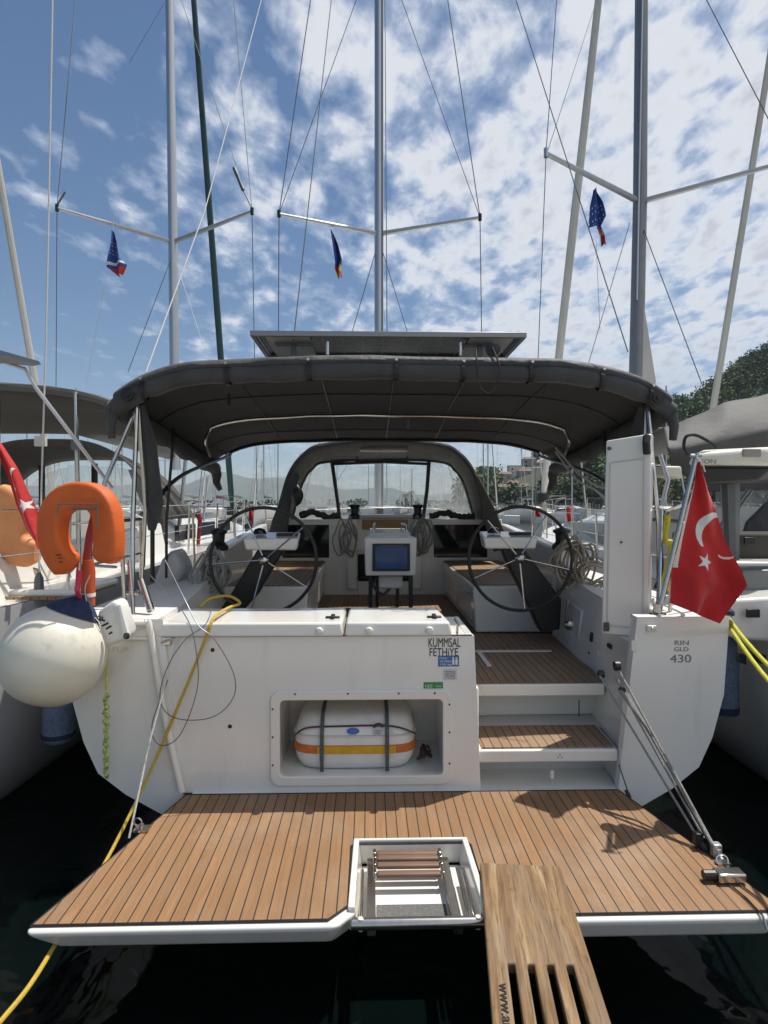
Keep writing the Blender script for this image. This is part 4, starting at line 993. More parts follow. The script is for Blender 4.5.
# dark vertical side wings of the hood
for s, pts in ((-1, [(262, 556), (272, 520), (284, 490), (296, 470), (300, 476), (291, 500), (287, 535), (285, 556)]), (1, [(474, 472), (480, 478), (496, 510), (511, 548), (494, 552), (484, 520), (478, 490)])):
    BB(MB().prism([B(x, y, 3.9) for x, y in pts], (0, .05, 0)), 'side_curtain', CANV if s < 0 else CANVD, dd, bevel=.015)
b = MB(); p = B(297, 495, 3.8); b.grid(lambda u, v: p+Vector((cos(u*2*pi)*(.06+.02*sin(v*pi))*sin(v*pi)**.5, sin(u*2*pi)*.05*sin(v*pi)**.5, .13-.27*v)), 12, 10, closed_u=True); BB(b, 'hanging_bag', BLACK, dd)
b = MB()
for x0, x1, y0, y1 in ((300, 340, 512, 519), (430, 474, 513, 519)):
    b.tube(spline([B(x0, (y0+y1)/2, 4.7), B((x0*2+x1)/3, y0, 4.75), B((x0+x1*2)/3, y1-2, 4.7), B(x1, (y0+y1)/2, 4.75)], 6), .045, 8, jit=.35)
BB(b, 'folded_canvas', CANVD, dd)
# small lamp hooks under bimini and hood
b = MB()
for px, py in ((229, 400), (408, 423), (357, 460), (407, 460)): p = B(px, py, 1.4 if py < 430 else 4.8); b.box(p-Vector((.012, .006, .05)), p+Vector((.012, .006, .05)))
BB(b, 'velcro_tab', BLACK, bc)

# ---- rig
MX, MY = B(379, 500, 6.9).x, 6.9
MT = 18.4
MB_ = MB().tube([(MX, MY, 1.6), (MX, MY, MT)], [.082, .075], 14); BB(MB_, 'mast', ALU)
BB(MB().tube([(MX+.055, MY-.06, 1.6), (MX+.055, MY-.06, MT-1)], .014, 6), 'mast_track', ALUD)
sz = B(379, 234, MY).z
tips = [B(279, 214, 6.2), B(480, 217.5, 6.2)]
for tpt in tips:
    BB(MB().tube([(MX, MY, sz), tpt], [.045, .026], 8), 'spreader', ALU)
    BB(MB().tube([tpt-Vector((0, 0, .05)), tpt+Vector((0, 0, .06))], .03, 8), 'spreader_tip', BLACK)
for s_, tpt, t0 in ((-1, tips[0], (295, 0)), (1, tips[1], (464, 0))):
    up_ = Vector((MX+s_*.95, 6.45, 12.0))
    BB(MB().tube([Vector((s_*1.75, 6.5, 1.5)), tpt, up_, (MX, MY, MT)], .008, 5), 'shroud', WIRE)
    BB(MB().tube([tpt, (MX, MY, 12.1)], .006, 5), 'diagonal_shroud', WIRE)
    BB(MB().tube([Vector((s_*1.5, 6.3, 1.5)), (MX, MY, sz-.1)], .007, 5), 'lower_shroud', WIRE)
BB(MB().tube([(0, 12.5, 1.75), (MX, MY+.1, MT)], [.05, .035], 8), 'furled_headsail', SAILW)
top = Vector((MX, MY-.1, MT))
for (px, py, ly) in ((290, 372, .9), (628, 352, .75)): BB(MB().tube([top, B(px, py, ly)], .0045, 5), 'backstay', WIRE)
BB(MB().tube([Vector((MX+.05, MY-.3, MT)), B(387, 336, 1.0)], .004, 5), 'topping_lift', WIRE)
# boom with lazy bag just under the window line
BB(MB().tube([(MX, MY-.1, 3.02), (MX, 5.35, 3.0)], .07, 10), 'boom', ALU)
BB(MB().tube([B(338, 480, 5.7), B(349, 462, 6.6)], .006, 5), 'vang_line', WIRE)
# pushpit rails and small deck gear
for s in (-1, 1):
    b = MB(); e0 = Vector((s*1.72, .12, 1.45)); z_ = 2.02
    b.tube(spline([(s*1.74, .18, 1.45), (s*1.76, .16, 1.9), (s*1.80, .12, z_), (s*1.98, .25, z_), (s*2.03, 1.2, z_)], 6), .0135, 8)
    b.tube([(s*1.99, .25, 1.45), (s*1.99, .25, z_)], .0125, 8); b.tube([(s*2.03, 1.2, 1.46), (s*2.03, 1.2, z_)], .0125, 8); b.tube([(s*1.78, .14, 1.75), (s*2.0, .25, 1.75), (s*2.03, 1.2, 1.75)], .009, 8)
    BB(b, 'pushpit', STEEL)
    b = MB()
    for y in (2.6, 4.2, 5.8, 7.4, 9, 10.6):
        i = max(j for j in range(len(ST)) if ST[j] <= y); t = (y-ST[i])/(ST[i+1]-ST[i]); x = s*1.98*(WS[i]*(1-t)+WS[i+1]*t); z = 1.46+.22*(y/12.9)**2
        b.tube([(x, y, z), (x*1.01, y, z+.58)], .0125, 6)
        if y > 2.6: b.tube([prv, (x*1.01, y, z+.57)], .004, 4); b.tube([prv-Vector((0, 0, .28)), (x*1.01, y, z+.29)], .0035, 4)
        else: b.tube([(s*2.03, 1.2, z_), (x*1.01, y, z+.57)], .004, 4)
        prv = Vector((x*1.01, y, z+.57))
    BB(b, 'guard_rail', STEEL)
# primary winches aft
for p in (Vector((1.66, 2.12, 1.70)), Vector((-1.64, 2.12, 1.70))):
    BB(MB().lathe(p, [(.09, 0), (.092, .04), (.055, .08), (.06, .15), (.085, .17), (.08, .19), (.04, .21)], 20), 'winch', BLACK)
# rod holder tube and post on port quarter
b = MB(); b.tube([B(141, 580, .25), B(151, 611, .15)], .024, 12); BB(b, 'rod_holder', STEEL, bevel=.003)
b = MB(); b.tube([B(129, 560, .2), B(134, 625, .15)], .014, 10); b.tube([B(126, 593, .2), B(139, 593, .2)], .012, 8); BB(b, 'rail_post', STEEL)
# rail pieces on starboard beside the flag
b = MB(); b.tube([B(662, 505, .3), B(668, 480, .3), B(660, 455, .35)], .015, 8); b.tube([B(661, 510, .25), B(658, 612, .1)], .014, 8); b.tube([B(665, 512, .35), B(682, 505, .35), B(690, 490, .4)], .013, 8)
BB(b, 'stern_rail', STEEL)
b = MB(); b.tube(spline([B(668, 512, .3), B(663, 520, .28), B(661, 545, .25), B(662, 570, .2), B(655, 588, .15)], 5), .010, 8); BB(b, 'black_hose', BLACK)

# ------------------------------------------------------------------ things on and around the yacht
def one(mb, name, m, label, cat, F_=I4, group=None, **k): return tag(mb.build(name, m, None, F_, **k), label, cat, group)
# liferaft canister in the niche
o = thing('liferaft', BF @ Vector((-.20, .33, NZ0)), 'white liferaft canister with yellow and orange band strapped in the transom niche', 'liferaft')
rx0, rx1 = B(292, 740, .12).x, B(417, 740, .12).x; cxr = (rx0+rx1)/2; aR = (rx1-rx0)/2
def raftring(sx, sy, z):
    z = NZ0+(z-NZ0)*.89
    return [Vector((cxr+aR*sx*math.copysign(abs(cos(a))**.42, cos(a)), .36+.25*sy*math.copysign(abs(sin(a))**.42, sin(a)), z)) for a in [2*pi*k/48 for k in range(48)]]
def raft(levels):
    b = MB(); n = 48; vs = sum([raftring(sx, sy, NZ0+z) for sx, sy, z in levels], [])
    fs = [(j*n+k, j*n+(k+1) % n, (j+1)*n+(k+1) % n, (j+1)*n+k) for j in range(len(levels)-1) for k in range(n)]+[tuple(range(n))[::-1], tuple(range((len(levels)-1)*n, len(levels)*n))]
    return b.add(vs, fs)
def OB(mb, name, m, parent, **k): return mb.build(name, m, parent, BF, **k)
OB(raft([(.86, .86, .003), (.90, .90, .012), (.965, .965, .06), (.985, .985, .10), (.99, .99, .118)]), 'lower_shell', WPL, o, ang=50)
OB(raft([(.99, .99, .178), (.985, .985, .235), (.985, .98, .24), (.965, .95, .275), (.92, .86, .325), (.86, .74, .355), (.80, .62, .368), (.5, .4, .372)]), 'upper_shell', WPL, o, ang=50)
OB(raft([(1.0, 1.0, .118), (1.008, 1.008, .122), (1.008, 1.008, .174), (1.0, 1.0, .178)]), 'band', ORB, o)
b = MB(); yb_ = .36-.25*1.008-.0035; b.box((cxr-aR*.60, yb_, NZ0+.1090), (cxr+aR*.66, yb_+.004, NZ0+.1545)); OB(b, 'yellow_band', YEL, o)
OB(raft([(1.012, 1.012, .236), (1.016, 1.016, .240), (1.012, 1.012, .2455), (.99, .98, .247)]), 'shell_rim', GELN, o)
for fx in (-.52, .52):
    x = cxr+aR*fx; b = MB(); pr = [(.095, .0), (.095, .09), (.098, .11), (.098, .215), (.115, .255), (.145, .30), (.20, .335), (.36, .342), (.50, .338)]
    for i in range(len(pr)-1):
        (y0, z0_), (y1, z1_) = pr[i], pr[i+1]; y0, y1 = y0+.003, y1+.003
        b.prism([(x-.012, y0, NZ0+z0_+.002), (x+.012, y0, NZ0+z0_+.002), (x+.012, y1, NZ0+z1_+.002), (x-.012, y1, NZ0+z1_+.002)], (0, -.008, .003))
    OB(b, 'strap', mat('grey_webbing', (.09, .10, .10), .8, var=.3, vscale=60), o)
b = MB(); b.tube(spline([(cxr-aR*.95, .13, NZ0+.222), (cxr-aR*.75, .128, NZ0+.265), (cxr-aR*.2, .130, NZ0+.272), (cxr+aR*.35, .126, NZ0+.276), (cxr+aR*.7, .124, NZ0+.265), (cxr+aR*.98, .13, NZ0+.222)], 6), .006, 6)
b.tube(spline([(cxr+aR*.3, .118, NZ0+.272), (cxr+aR*.38, .108, NZ0+.29), (cxr+aR*.46, .113, NZ0+.276)], 5), .010, 6); OB(b, 'lashing', mat('brown_cord', (.08, .05, .04), .8), o)
Mr = Matrix.Translation((cxr, .117, NZ0+.240)) @ Matrix.Rotation(radians(-24), 4, 'X')
b = MB(); b.box((-.055+.17, -.002, -.02), (.055+.19, .002, .045), Mr); OB(b, 'data_label', mat('grey_label', (.6, .6, .62), .5), o)
b = MB(); b.lathe((0, 0, 0), [(.04, 0), (.04, .003)], 20, Matrix.Diagonal((1, 1, .5, 1)) @ Matrix.Rotation(radians(90), 4, 'X')); b.v = [Mr @ (v+Vector((-.01, 0, .005))) for v in b.v]; OB(b, 'maker_emblem', BLUES, o)
for i, (x_, z_, s_) in enumerate(((.125, .03, .018), (.125, .0, .014), (.125, -.015, .014))):
    text(['CE 0062', 'PACK B', '8 PERS'][i], s_, Mr @ Matrix.Translation((x_, -.003, z_)) @ Matrix.Rotation(radians(90), 4, 'X'), 'lettering', INKG, o, BF)
b = MB()
for k in range(7):
    p0 = Vector((cxr+aR+.01+R_.uniform(0, .05), .25+R_.uniform(-.05, .05), NZ0+.02)); b.tube(spline([p0, p0+Vector((R_.uniform(0, .07), R_.uniform(-.06, .06), R_.uniform(.02, .09))), p0+Vector((R_.uniform(.03, .10), R_.uniform(-.06, .06), R_.uniform(.0, .04)))], 5), .008, 6)
one(b, 'lashing_line', mat('brown_cord', (.08, .05, .04), .8), 'tangled dark lashing line bunched beside the liferaft in the niche', 'rope', BF)

# gangplank
o = thing('gangplank', (.6, 1.2, .46), 'weathered wooden gangplank with four long slots resting on the edge of the swim platform', 'gangplank')
A0, A1 = P(480, 862, 2.82), P(560.5, 866, 2.80); zt0 = .425
A0 = Vector((.451, 2.82, .435)); A1 = Vector((.826, 2.80, .435)); zf = .50
kx = lambda px, py, z: Vector(((px-384)/F*((HC-z)*F/(py-HY)), (HC-z)*F/(py-HY), z))
A0 = kx(480, 862, .435); A1 = kx(560.5, 866, .435); C0 = kx(492.5, 1024, .47); C1 = kx(612, 1024, .47)
d0 = (C0-A0); d1 = (C1-A1); tE = 2.1/((d0.length+d1.length)/2)*1.0
def pk(u, v, dz=0):
    a = A0+d0*v; c = A1+d1*v; return a*(1-u)+c*u+Vector((0, 0, dz))
lo_, hi_ = -.045, 0
sl0 = (960-862)/(1024-862)
vs0 = None
def vfor(py):   # parameter along the plank for a picture row
    best = min(range(0, 400), key=lambda i: abs((HY+F*(HC-pk(.5, i/200).z)/pk(.5, i/200).y)-py)); return best/200
vS = vfor(963); vE = 1.95
b = MB()
def slab(u0, u1, v0, v1, nv=6):
    for i in range(nv):
        a = v0+(v1-v0)*i/nv; c = v0+(v1-v0)*(i+1)/nv
        b.hexa([pk(u0, a, lo_), pk(u1, a, lo_), pk(u1, c, lo_), pk(u0, c, lo_)], [pk(u0, a), pk(u1, a), pk(u1, c), pk(u0, c)])
slots = [(.190, .262), (.375, .447), (.560, .632), (.745, .817)]
# one solid outline with slots: build as grid of cells without inner walls
us = sorted({0, 1} | {u for s_ in slots for u in s_}); vsn = [0, .03, vS*.5, vS, vS+.35, vS+.7, vS+1.05, vS+1.35, vE]
b = MB(); idx = {}
def vid(i, j, k):
    if (i, j, k) not in idx: idx[(i, j, k)] = len(b.v); b.v.append(pk(us[i], vsn[j], hi_ if k else lo_))
    return idx[(i, j, k)]
def solidc(i, j):
    if i < 0 or j < 0 or i >= len(us)-1 or j >= len(vsn)-1: return False
    return not (3 <= j < len(vsn)-2 and any(abs(us[i]-s_[0]) < 1e-6 for s_ in slots))
for i in range(len(us)-1):
    for j in range(len(vsn)-1):
        if not solidc(i, j): continue
        fl_ = [(vid(i, j, 1), vid(i+1, j, 1), vid(i+1, j+1, 1), vid(i, j+1, 1)), (vid(i, j, 0), vid(i, j+1, 0), vid(i+1, j+1, 0), vid(i+1, j, 0))]
        if not solidc(i-1, j): fl_.append((vid(i, j, 0), vid(i, j, 1), vid(i, j+1, 1), vid(i, j+1, 0)))
        if not solidc(i+1, j): fl_.append((vid(i+1, j, 0), vid(i+1, j+1, 0), vid(i+1, j+1, 1), vid(i+1, j, 1)))
        if not solidc(i, j-1): fl_.append((vid(i, j, 0), vid(i+1, j, 0), vid(i+1, j, 1), vid(i, j, 1)))
        if not solidc(i, j+1): fl_.append((vid(i, j+1, 0), vid(i, j+1, 1), vid(i+1, j+1, 1), vid(i+1, j+1, 0)))
        b.f += fl_; b.m += [0]*len(fl_)
board = b.build('board', PLANK, o, bevel=.008, seg=3)
# lettering on the left slat, reading towards the quay
q0 = pk(.085, vfor(984)); dirn = (pk(.085, 1.6)-q0).normalized(); side_ = Vector((0, 0, 1)).cross(dirn).normalized()
Mt = Matrix.Translation(q0+Vector((0, 0, .002))) @ Matrix(((dirn.x, side_.x, 0, 0), (dirn.y, side_.y, 0, 0), (dirn.z, side_.z, 1, 0), (0, 0, 0, 1)))
text('www.ank', .052, Mt, 'lettering', INK, o, sx=1.15)

# big white fender and its cover
o = thing('ball_fender', P(54, 702, 3.25), 'big scuffed white ball fender with a dark blue neck cover hanging at the port quarter', 'fender')
c = P(53.5, 657, 3.36); ax = Vector((.33, .22, .92)).normalized(); Mf = ax.to_track_quat('Z', 'Y').to_matrix().to_4x4()
prof = [(.003, -.257), (.08, -.252), (.155, -.222), (.22, -.165), (.262, -.085), (.275, .0), (.268, .075), (.245, .145), (.205, .20), (.15, .245), (.09, .28), (.05, .31)]
def lsm(pr, k=4): return [(p.x, p.y) for p in spline([Vector((a, b_, 0)) for a, b_ in pr], k)]
MB().lathe(c, lsm(prof), 48, Mf).build('ball', FEND, o, ang=80)
MB().lathe(c, lsm([(.150, .252), (.125, .278), (.095, .31), (.06, .34), (.035, .36), (.02, .375)]), 24, Mf).build('neck_cover', NAVY, o, ang=80)
MB().tube([c+ax*.34, P(77, 590, 3.3), P(80, 572, 3.4)], .014, 8).build('lanyard', mat('pink_webbing', (.65, .04, .09), .6), o)

# throwing-sling bag, white
o = thing('rescue_sling_bag', P(110, 640, 3.5), 'white vinyl rescue sling bag with black printing behind the ball fender', 'bag')
b = MB(); pts = [(97, 612), (113, 600), (119, 604), (128, 632), (126, 640), (104, 648), (99, 640)]
b.prism([P(x, y, 3.42) for x, y in pts], (0, .13, 0)); b.build('bag', WPL, o, bevel=.025, seg=3)
b = MB(); b.tube([P(119, 605, 3.40), P(127, 636, 3.40)], [.014, .02], 8); b.build('tube_edge', WPL, o)
MB().tube([P(125, 636, 3.37), P(128, 636, 3.385)], .018, 8).build('end_cap', BLACK, o)
b = MB()
for (x0, y0, x1, y1) in ((98, 616, 103, 618), (99, 619, 105, 621), (102, 626, 108, 623), (106, 629, 111, 626), (109, 634, 112, 632)):
    b.tube([P(x0, y0, 3.412), P(x1, y1, 3.412)], .005, 4)
b.build('printing', INK, o)
# horseshoe lifebuoy
def sweep(b, path, ws, wd, depth_dir=Vector((0, 1, 0)), n=20, e=.55):
    m = len(path); vs = []
    for i in range(m):
        t = (path[min(i+1, m-1)]-path[max(i-1, 0)]).normalized(); nn = t.cross(depth_dir).normalized()
        w_ = ws[i] if isinstance(ws, list) else ws
        endf = 1 - .35*max(0, 1-min(i, m-1-i)/2.0)
        for k in range(n):
            a = 2*pi*k/n; cx_ = math.copysign(abs(cos(a))**e, cos(a)); sy_ = math.copysign(abs(sin(a))**e, sin(a))
            vs.append(path[i]+nn*cx_*w_*endf+depth_dir*sy_*wd*endf)
    fs = [(i*n+k, i*n+(k+1) % n, (i+1)*n+(k+1) % n, (i+1)*n+k) for i in range(m-1) for k in range(n)]+[tuple(range(n))[::-1], tuple(range((m-1)*n, m*n))]
    return b.add(vs, fs)
o = thing('horseshoe_lifebuoy', P(85, 604, 3.5), 'bright orange horseshoe lifebuoy on the port rail above the ball fender', 'lifebuoy')
hs = [(107, 562), (109, 548), (109, 530), (106, 511), (97, 499), (82, 495.5), (67, 499), (56, 511), (53, 528), (55, 545), (62, 559), (71, 568)]
sweep(MB(), spline([P(x, y, 3.42) for x, y in hs], 5), .078, .055, Vector((.30, .954, 0)).normalized(), 24, .40).build('ring', ORANGE, o, ang=60)
b = MB(); b.tube([P(58, 504, 3.32), P(97, 504, 3.32)], .004, 5); b.tube([P(58, 504, 3.32), P(58, 517, 3.32)], .004, 5); b.tube([P(97, 504, 3.32), P(97, 530, 3.32)], .004, 5); b.tube([P(72, 509, 3.32), P(97, 509, 3.32)], .006, 6)
b.build('holder_bracket', ALUD, o)
b = MB(); 
for i, (x, y) in enumerate(((58, 555), (60, 558), (61, 562))): b.box(P(x, y, 3.325)-Vector((.012, .001, .004)), P(x, y, 3.325)+Vector((.016-.004*i, .001, .004)))
b.build('printed_emblem', mat('dark_print', (.12, .04, .02), .7), o)
# red rescue light tube and strap hanging inside
o = thing('rescue_light', P(88, 608, 3.5), 'red and orange floating rescue light with white band below the horseshoe lifebuoy', 'rescue light')
b = MB(); b.tube([P(88, 606, 3.5), P(88, 572, 3.5), P(88, 560, 3.5)], [.038, .040, .030], 14); b.build('float', mat('dark_orange_plastic', (.48, .07, .015), .5, var=.2), o)
MB().tube([P(88, 596.5, 3.5), P(88, 593, 3.5)], .0415, 14).build('band', WPL, o)
b = MB(); b.tube([P(86, 560, 3.5), P(90, 535, 3.52), P(93, 515, 3.52)], [.02, .024, .014], 8); b.tube([P(78, 560, 3.45), P(76, 590, 3.42), P(79, 606, 3.4)], .007, 6); b.build('strap', REDD, o)
MB().tube(spline([P(90, 575, 3.42), P(85, 590, 3.40), P(90, 612, 3.42), P(100, 625, 3.38), P(98, 650, 3.38)], 5), .003, 5).build('cord', ROPEW, o)

# flags
def star(cx, cy, r, rot=0): return [(cx+(r if k % 2 == 0 else r*.382)*cos(rot+pi*k/5), cy+(r if k % 2 == 0 else r*.382)*sin(rot+pi*k/5)) for k in range(10)]
def inpoly(x, y, P_):
    c_ = False; j = len(P_)-1
    for i in range(len(P_)):
        if (P_[i][1] > y) != (P_[j][1] > y) and x < (P_[j][0]-P_[i][0])*(y-P_[i][1])/(P_[j][1]-P_[i][1])+P_[i][0]: c_ = not c_
        j = i
    return c_
def cloth(fn, nu, nv, cls):   # fn(u,v)->point, cls(px,py)->material index from projected row/col in picture units
    b = MB(); vs = [fn(i/nu, j/nv) for j in range(nv+1) for i in range(nu+1)]; n0 = nu+1
    for j in range(nv):
        for i in range(nu):
            a, c_, d, e = j*n0+i, j*n0+i+1, (j+1)*n0+i+1, (j+1)*n0+i
            b.f.append((a, c_, d, e)); b.m.append(cls((i+.5)/nu, (j+.5)/nv))
    b.v = vs; return b
# starboard flag: outline by left and right boundary per row in a local sheet (metres), real cloth with folds
LBo = [(697, 462), (694, 480), (688, 505), (680, 540), (675, 565), (676, 580), (674, 592), (673, 604)]
RBo = [(699, 462), (709, 487), (717, 510), (726, 540), (736, 563), (744, 585), (733, 602), (718, 623)]
def lerp_pts(L_, t):
    x = t*(len(L_)-1); i = min(int(x), len(L_)-2); q = x-i; return (L_[i][0]*(1-q)+L_[i+1][0]*q, L_[i][1]*(1-q)+L_[i+1][1]*q)
FY = 3.52
def flagpt(u, v):
    a, c_ = lerp_pts(LBo, v), lerp_pts(RBo, v); x = a[0]*(1-u)+c_[0]*u; y = a[1]*(1-u)+c_[1]*u
    dY = .034*sin(u*pi*2.6+v*2)*min(1, v*2)+.018*sin(u*8-v*5)+.010*sin((u-v)*15)*v+.012*noise.noise(Vector((u*3, v*4, 1)))
    p = P(x, y, FY); return p+Vector((0, dY, 0))
ST_ = star(703.5, 561.5, 9.2, radians(80))
cA, cB = (712, 538, 21.5), (718.5, 541.5, 18.5)
def fcls(u, v):
    a, c_ = lerp_pts(LBo, v), lerp_pts(RBo, v); x = a[0]*(1-u)+c_[0]*u; y = a[1]*(1-u)+c_[1]*u
    if inpoly(x, y, ST_): return 1
    if y < 546 and (x-714)**2+((y-533)*.88)**2 < 18**2 and (x-720)**2+((y-538.5)*.88)**2 > 18.5**2 and x < 720: return 1
    if u < .075 and .03 < v < .60: return 1
    dx = x-722; 
    if 720 < x < 735 and (x-727)**2+(y-550)**2 < 9.6**2 and (x-727.5)**2+(y-547)**2 > 10.6**2: return 1
    return 0
o = thing('flag', P(657, 612, 3.52), 'red flag with white crescent and star hanging from a steel staff on the starboard quarter', 'flag')
cloth(flagpt, 180, 230, fcls).build('flag_cloth', [RED, WHT], o, ang=180, normals=False)
MB().tube([P(658, 616, 3.50), P(697, 453, 3.50)], .0145, 12).build('flag_staff', STEEL, o)
MB().tube([P(690.5, 456, 3.50), P(701, 455, 3.50)], .012, 10).build('staff_cap', ALU, o)
MB().tube(spline([P(697, 458, 3.48), P(702, 463, 3.47), P(705, 472, 3.47), P(703, 466, 3.47)], 5), .004, 5).build('halyard_tail', ROPEW, o)
MB().lathe(P(657.5, 614, 3.5)-Vector((0, 0, .0)), [(.05, 0), (.045, .008), (.024, .012), (.022, .06)], 16).build('staff_socket', STEEL, o)
# port neighbour's flag
L2 = [(-8, 440), (4, 470), (14, 505), (24, 530), (34, 543), (39, 549)]; R2 = [(0, 440), (17, 468), (27, 493), (37, 515), (43, 530), (43, 548)]
F2 = 4.0
def flag2(u, v):
    a, c_ = lerp_pts(L2, v), lerp_pts(R2, v); x = a[0]*(1-u)+c_[0]*u; y = a[1]*(1-u)+c_[1]*u
    return P(x, y, F2)+Vector((0, .03*sin(u*6+v*3), 0))
S2 = star(26.5, 505.5, 7.6, radians(95))
def fc2(u, v):
    a, c_ = lerp_pts(L2, v), lerp_pts(R2, v); x = a[0]*(1-u)+c_[0]*u; y = a[1]*(1-u)+c_[1]*u
    if inpoly(x, y, S2): return 1
    if 468 < y < 491 and ((x-17.5)/7)**2+((y-479)/12.5)**2 < 1 and ((x-21.5)/7.5)**2+((y-477)/13)**2 > 1 and x < 18.5: return 1
    return 0
o = thing('flag', P(-10, 600, 4.0), 'red flag with white crescent and star drooping at the far left beside the orange lifebuoy', 'flag')
cloth(flag2, 90, 200, fc2).build('flag_cloth', [RED, WHT], o, ang=180, normals=False)
MB().tube([P(-14, 600, 4.02), P(-3, 432, 4.02)], .0145, 10).build('flag_staff', STEEL, o)

# pennants hoisted below the spreaders
BLU = mat('flag_blue', (.025, .07, .28), .8, var=.2, vscale=20); FY_ = mat('flag_yellow', (.62, .42, .05), .8); FR = mat('flag_red', (.50, .03, .03), .8); FW = mat('flag_white', (.65, .65, .65), .8)
def pennant(pl, pr, Y, bands, label, dots=False):
    def fn(u, v):
        a, c_ = lerp_pts(pl, v), lerp_pts(pr, v); return P(a[0]*(1-u)+c_[0]*u, a[1]*(1-u)+c_[1]*u, Y)+Vector((0, .06*sin(u*9+v*6), 0))
    def cl(u, v):
        for (t, m_) in bands(u):
            if v < t:
                if m_ == 0 and dots and ((u*7) % 1 < .25 and (v*14) % 1 < .25) and .15 < v < .5: return 3
                return m_
        return 0
    yy = pl[-1][1]; one(cloth(fn, 28, 50, cl), 'courtesy_flag', [BLU, FY_, FR, FW], label, 'flag', ang=180, normals=False)
pennant([(112, 231), (109, 245), (107, 258), (108, 268), (118, 276)], [(113, 231), (118, 244), (120, 258), (126, 264), (122, 274)], 11.9, lambda u: ((.62, 0), (.70, 3), (.80, 0), (1.1, 2)), 'limp blue and red flags hoisted under the port spreader of the left yacht', True)
pennant([(330.5, 229), (333, 248), (335, 262), (335, 270), (338, 278)], [(331.5, 229), (338, 245), (342, 260), (341, 268), (341.5, 277)], 10.3, lambda u: ((.66, 0), (.82, 2 if u < .4 else 1), (1.1, 1 if u < .6 else 2)), 'narrow blue flag with yellow end hoisted below the spreader left of the middle mast')
pennant([(594, 189), (591, 205), (589.5, 227), (597, 226), (599, 233), (601, 246)], [(596, 189), (602, 203), (605, 217), (600, 228), (605, 236), (607, 243)], 10.2, lambda u: ((.66, 0), (.82, 3 if u > .45 else 2), (1.1, 2 if u > .3 else 3)), 'blue flag above a small red and white one below the right yacht spreader', True)

# ropes
def rope(name, pts, r, m, label, k=8, n=8, cat='rope', F_=I4, group=None): return one(MB().tube(spline(pts, k), r, n), name, m, label, cat, F_, group)
rope('mooring_rope', [P(-20, 1045, 2.05), P(0, 1022, 2.15), P(30, 985, 2.3), P(58, 940, 2.55), P(85, 895, 2.85), P(112, 850, 3.2), P(150, 772, 3.52), P(185, 690, 3.58), P(205, 640, 3.60), P(214, 618, 3.66), P(228, 608, 3.95), P(240, 603, 4.1), P(228, 596, 4.2), P(210, 599, 4.2), P(200, 607, 4.1)], .0095, ROPEY, 'long yellow rope led over the locker and down past the port platform edge')
one(MB().tube([P(177, 640, 3.62), P(150, 740, 3.45), P(129, 838, 3.22)], .006, 6), 'lifting_line', ROPEW, 'thin white line from the transom to the shackle on the port platform edge', 'rope')
b = MB(); c0 = [P(212, 609, 3.7), P(205, 625, 3.62), P(185, 640, 3.56), P(167, 668, 3.55), P(160, 700, 3.56), P(175, 718, 3.55), P(210, 718, 3.55), P(232, 700, 3.56), P(234, 675, 3.55), P(215, 640, 3.56), P(198, 625, 3.58), P(185, 600, 3.7), P(165, 560, 3.8)]
b.tube(spline(c0, 8), .003, 5); b.tube(spline([P(150, 575, 3.7), P(185, 615, 3.58), P(196, 650, 3.54), P(197, 690, 3.54), P(180, 735, 3.54), P(160, 745, 3.54), P(152, 725, 3.54), P(168, 680, 3.54)], 8), .003, 5)
one(b, 'thin_cable', WIRE, 'thin grey cable hanging in loose loops in front of the transom', 'cable')
rope('hanging_line', [P(107, 650, 3.5), P(106, 690, 3.5)], .006, ROPELY, 'plain yellow line below the white sling bag')
pts = [P(106+1.4*sin(k*1.3), 694+k*2.05, 3.5)+Vector((0, .01*cos(k*1.7), 0)) for k in range(42)]
one(MB().tube(pts, [.009+.005*abs(sin(k*1.9)) for k in range(42)], 7, jit=.25), 'speckled_line', ROPELG, 'speckled green daisy-chained line hanging down the port stern quarter', 'rope')
# platform hoisting tackles on starboard
o = thing('hoisting_tackle', P(616, 668, 3.62), 'grey rope tackle with black top blocks holding the starboard platform edge', 'tackle')
E1, E2 = P(716, 850, 2.98), P(698, 838, 3.05)
MB().tube([P(617, 667, 3.66), E1], .0075, 7).build('rope_fall', ROPEG, o); MB().tube([P(615, 676, 3.66), P(655, 742, 3.40), E1+Vector((-.015, 0, .02))], .0095, 7).build('rope_fall', ROPEG, o)
MB().tube([P(600, 676, 3.72), E2], .0065, 7).build('rope_fall', ROPEG, o); MB().tube([P(620, 688, 3.6), E2+Vector((.03, 0, 0))], .006, 7).build('rope_fall', ROPEG, o)
for (px, py, Y, r) in ((617, 666, 3.66, .030), (601, 674, 3.74, .024), (622, 690, 3.60, .016)):
    b = MB(); b.lathe(P(px, py, Y), [(r*.6, -.02), (r, -.015), (r, .015), (r*.6, .02)], 14, Matrix.Rotation(radians(90), 4, 'Y')); b.build('block', BLACK, o)
b = MB(); b.box(E1-Vector((.022, .02, .03)), E1+Vector((.022, .02, .035))); b.tube([E1+Vector((0, 0, -.02)), E1+Vector((.03, -.05, -.06))], .018, 8); b.build('block', ALU, o, bevel=.006)
b = MB(); e = kx(722, 860, .415); b.tube([e+Vector((.028*cos(a), .01*sin(a), .022*sin(a))) for a in [k*pi/6 for k in range(12)]], .005, 6, closed=True); b.box(e-Vector((.03, .02, .016)), e+Vector((.035, .02, -.008))); b.build('shackle', STEEL, o)
b = MB(); b.box(E2-Vector((.02, .02, .04)), E2+Vector((.02, .02, .03))); b.tube([E2, E2+Vector((.02, -.03, -.05))], .014, 8); b.build('block', BLACK, o, bevel=.006)
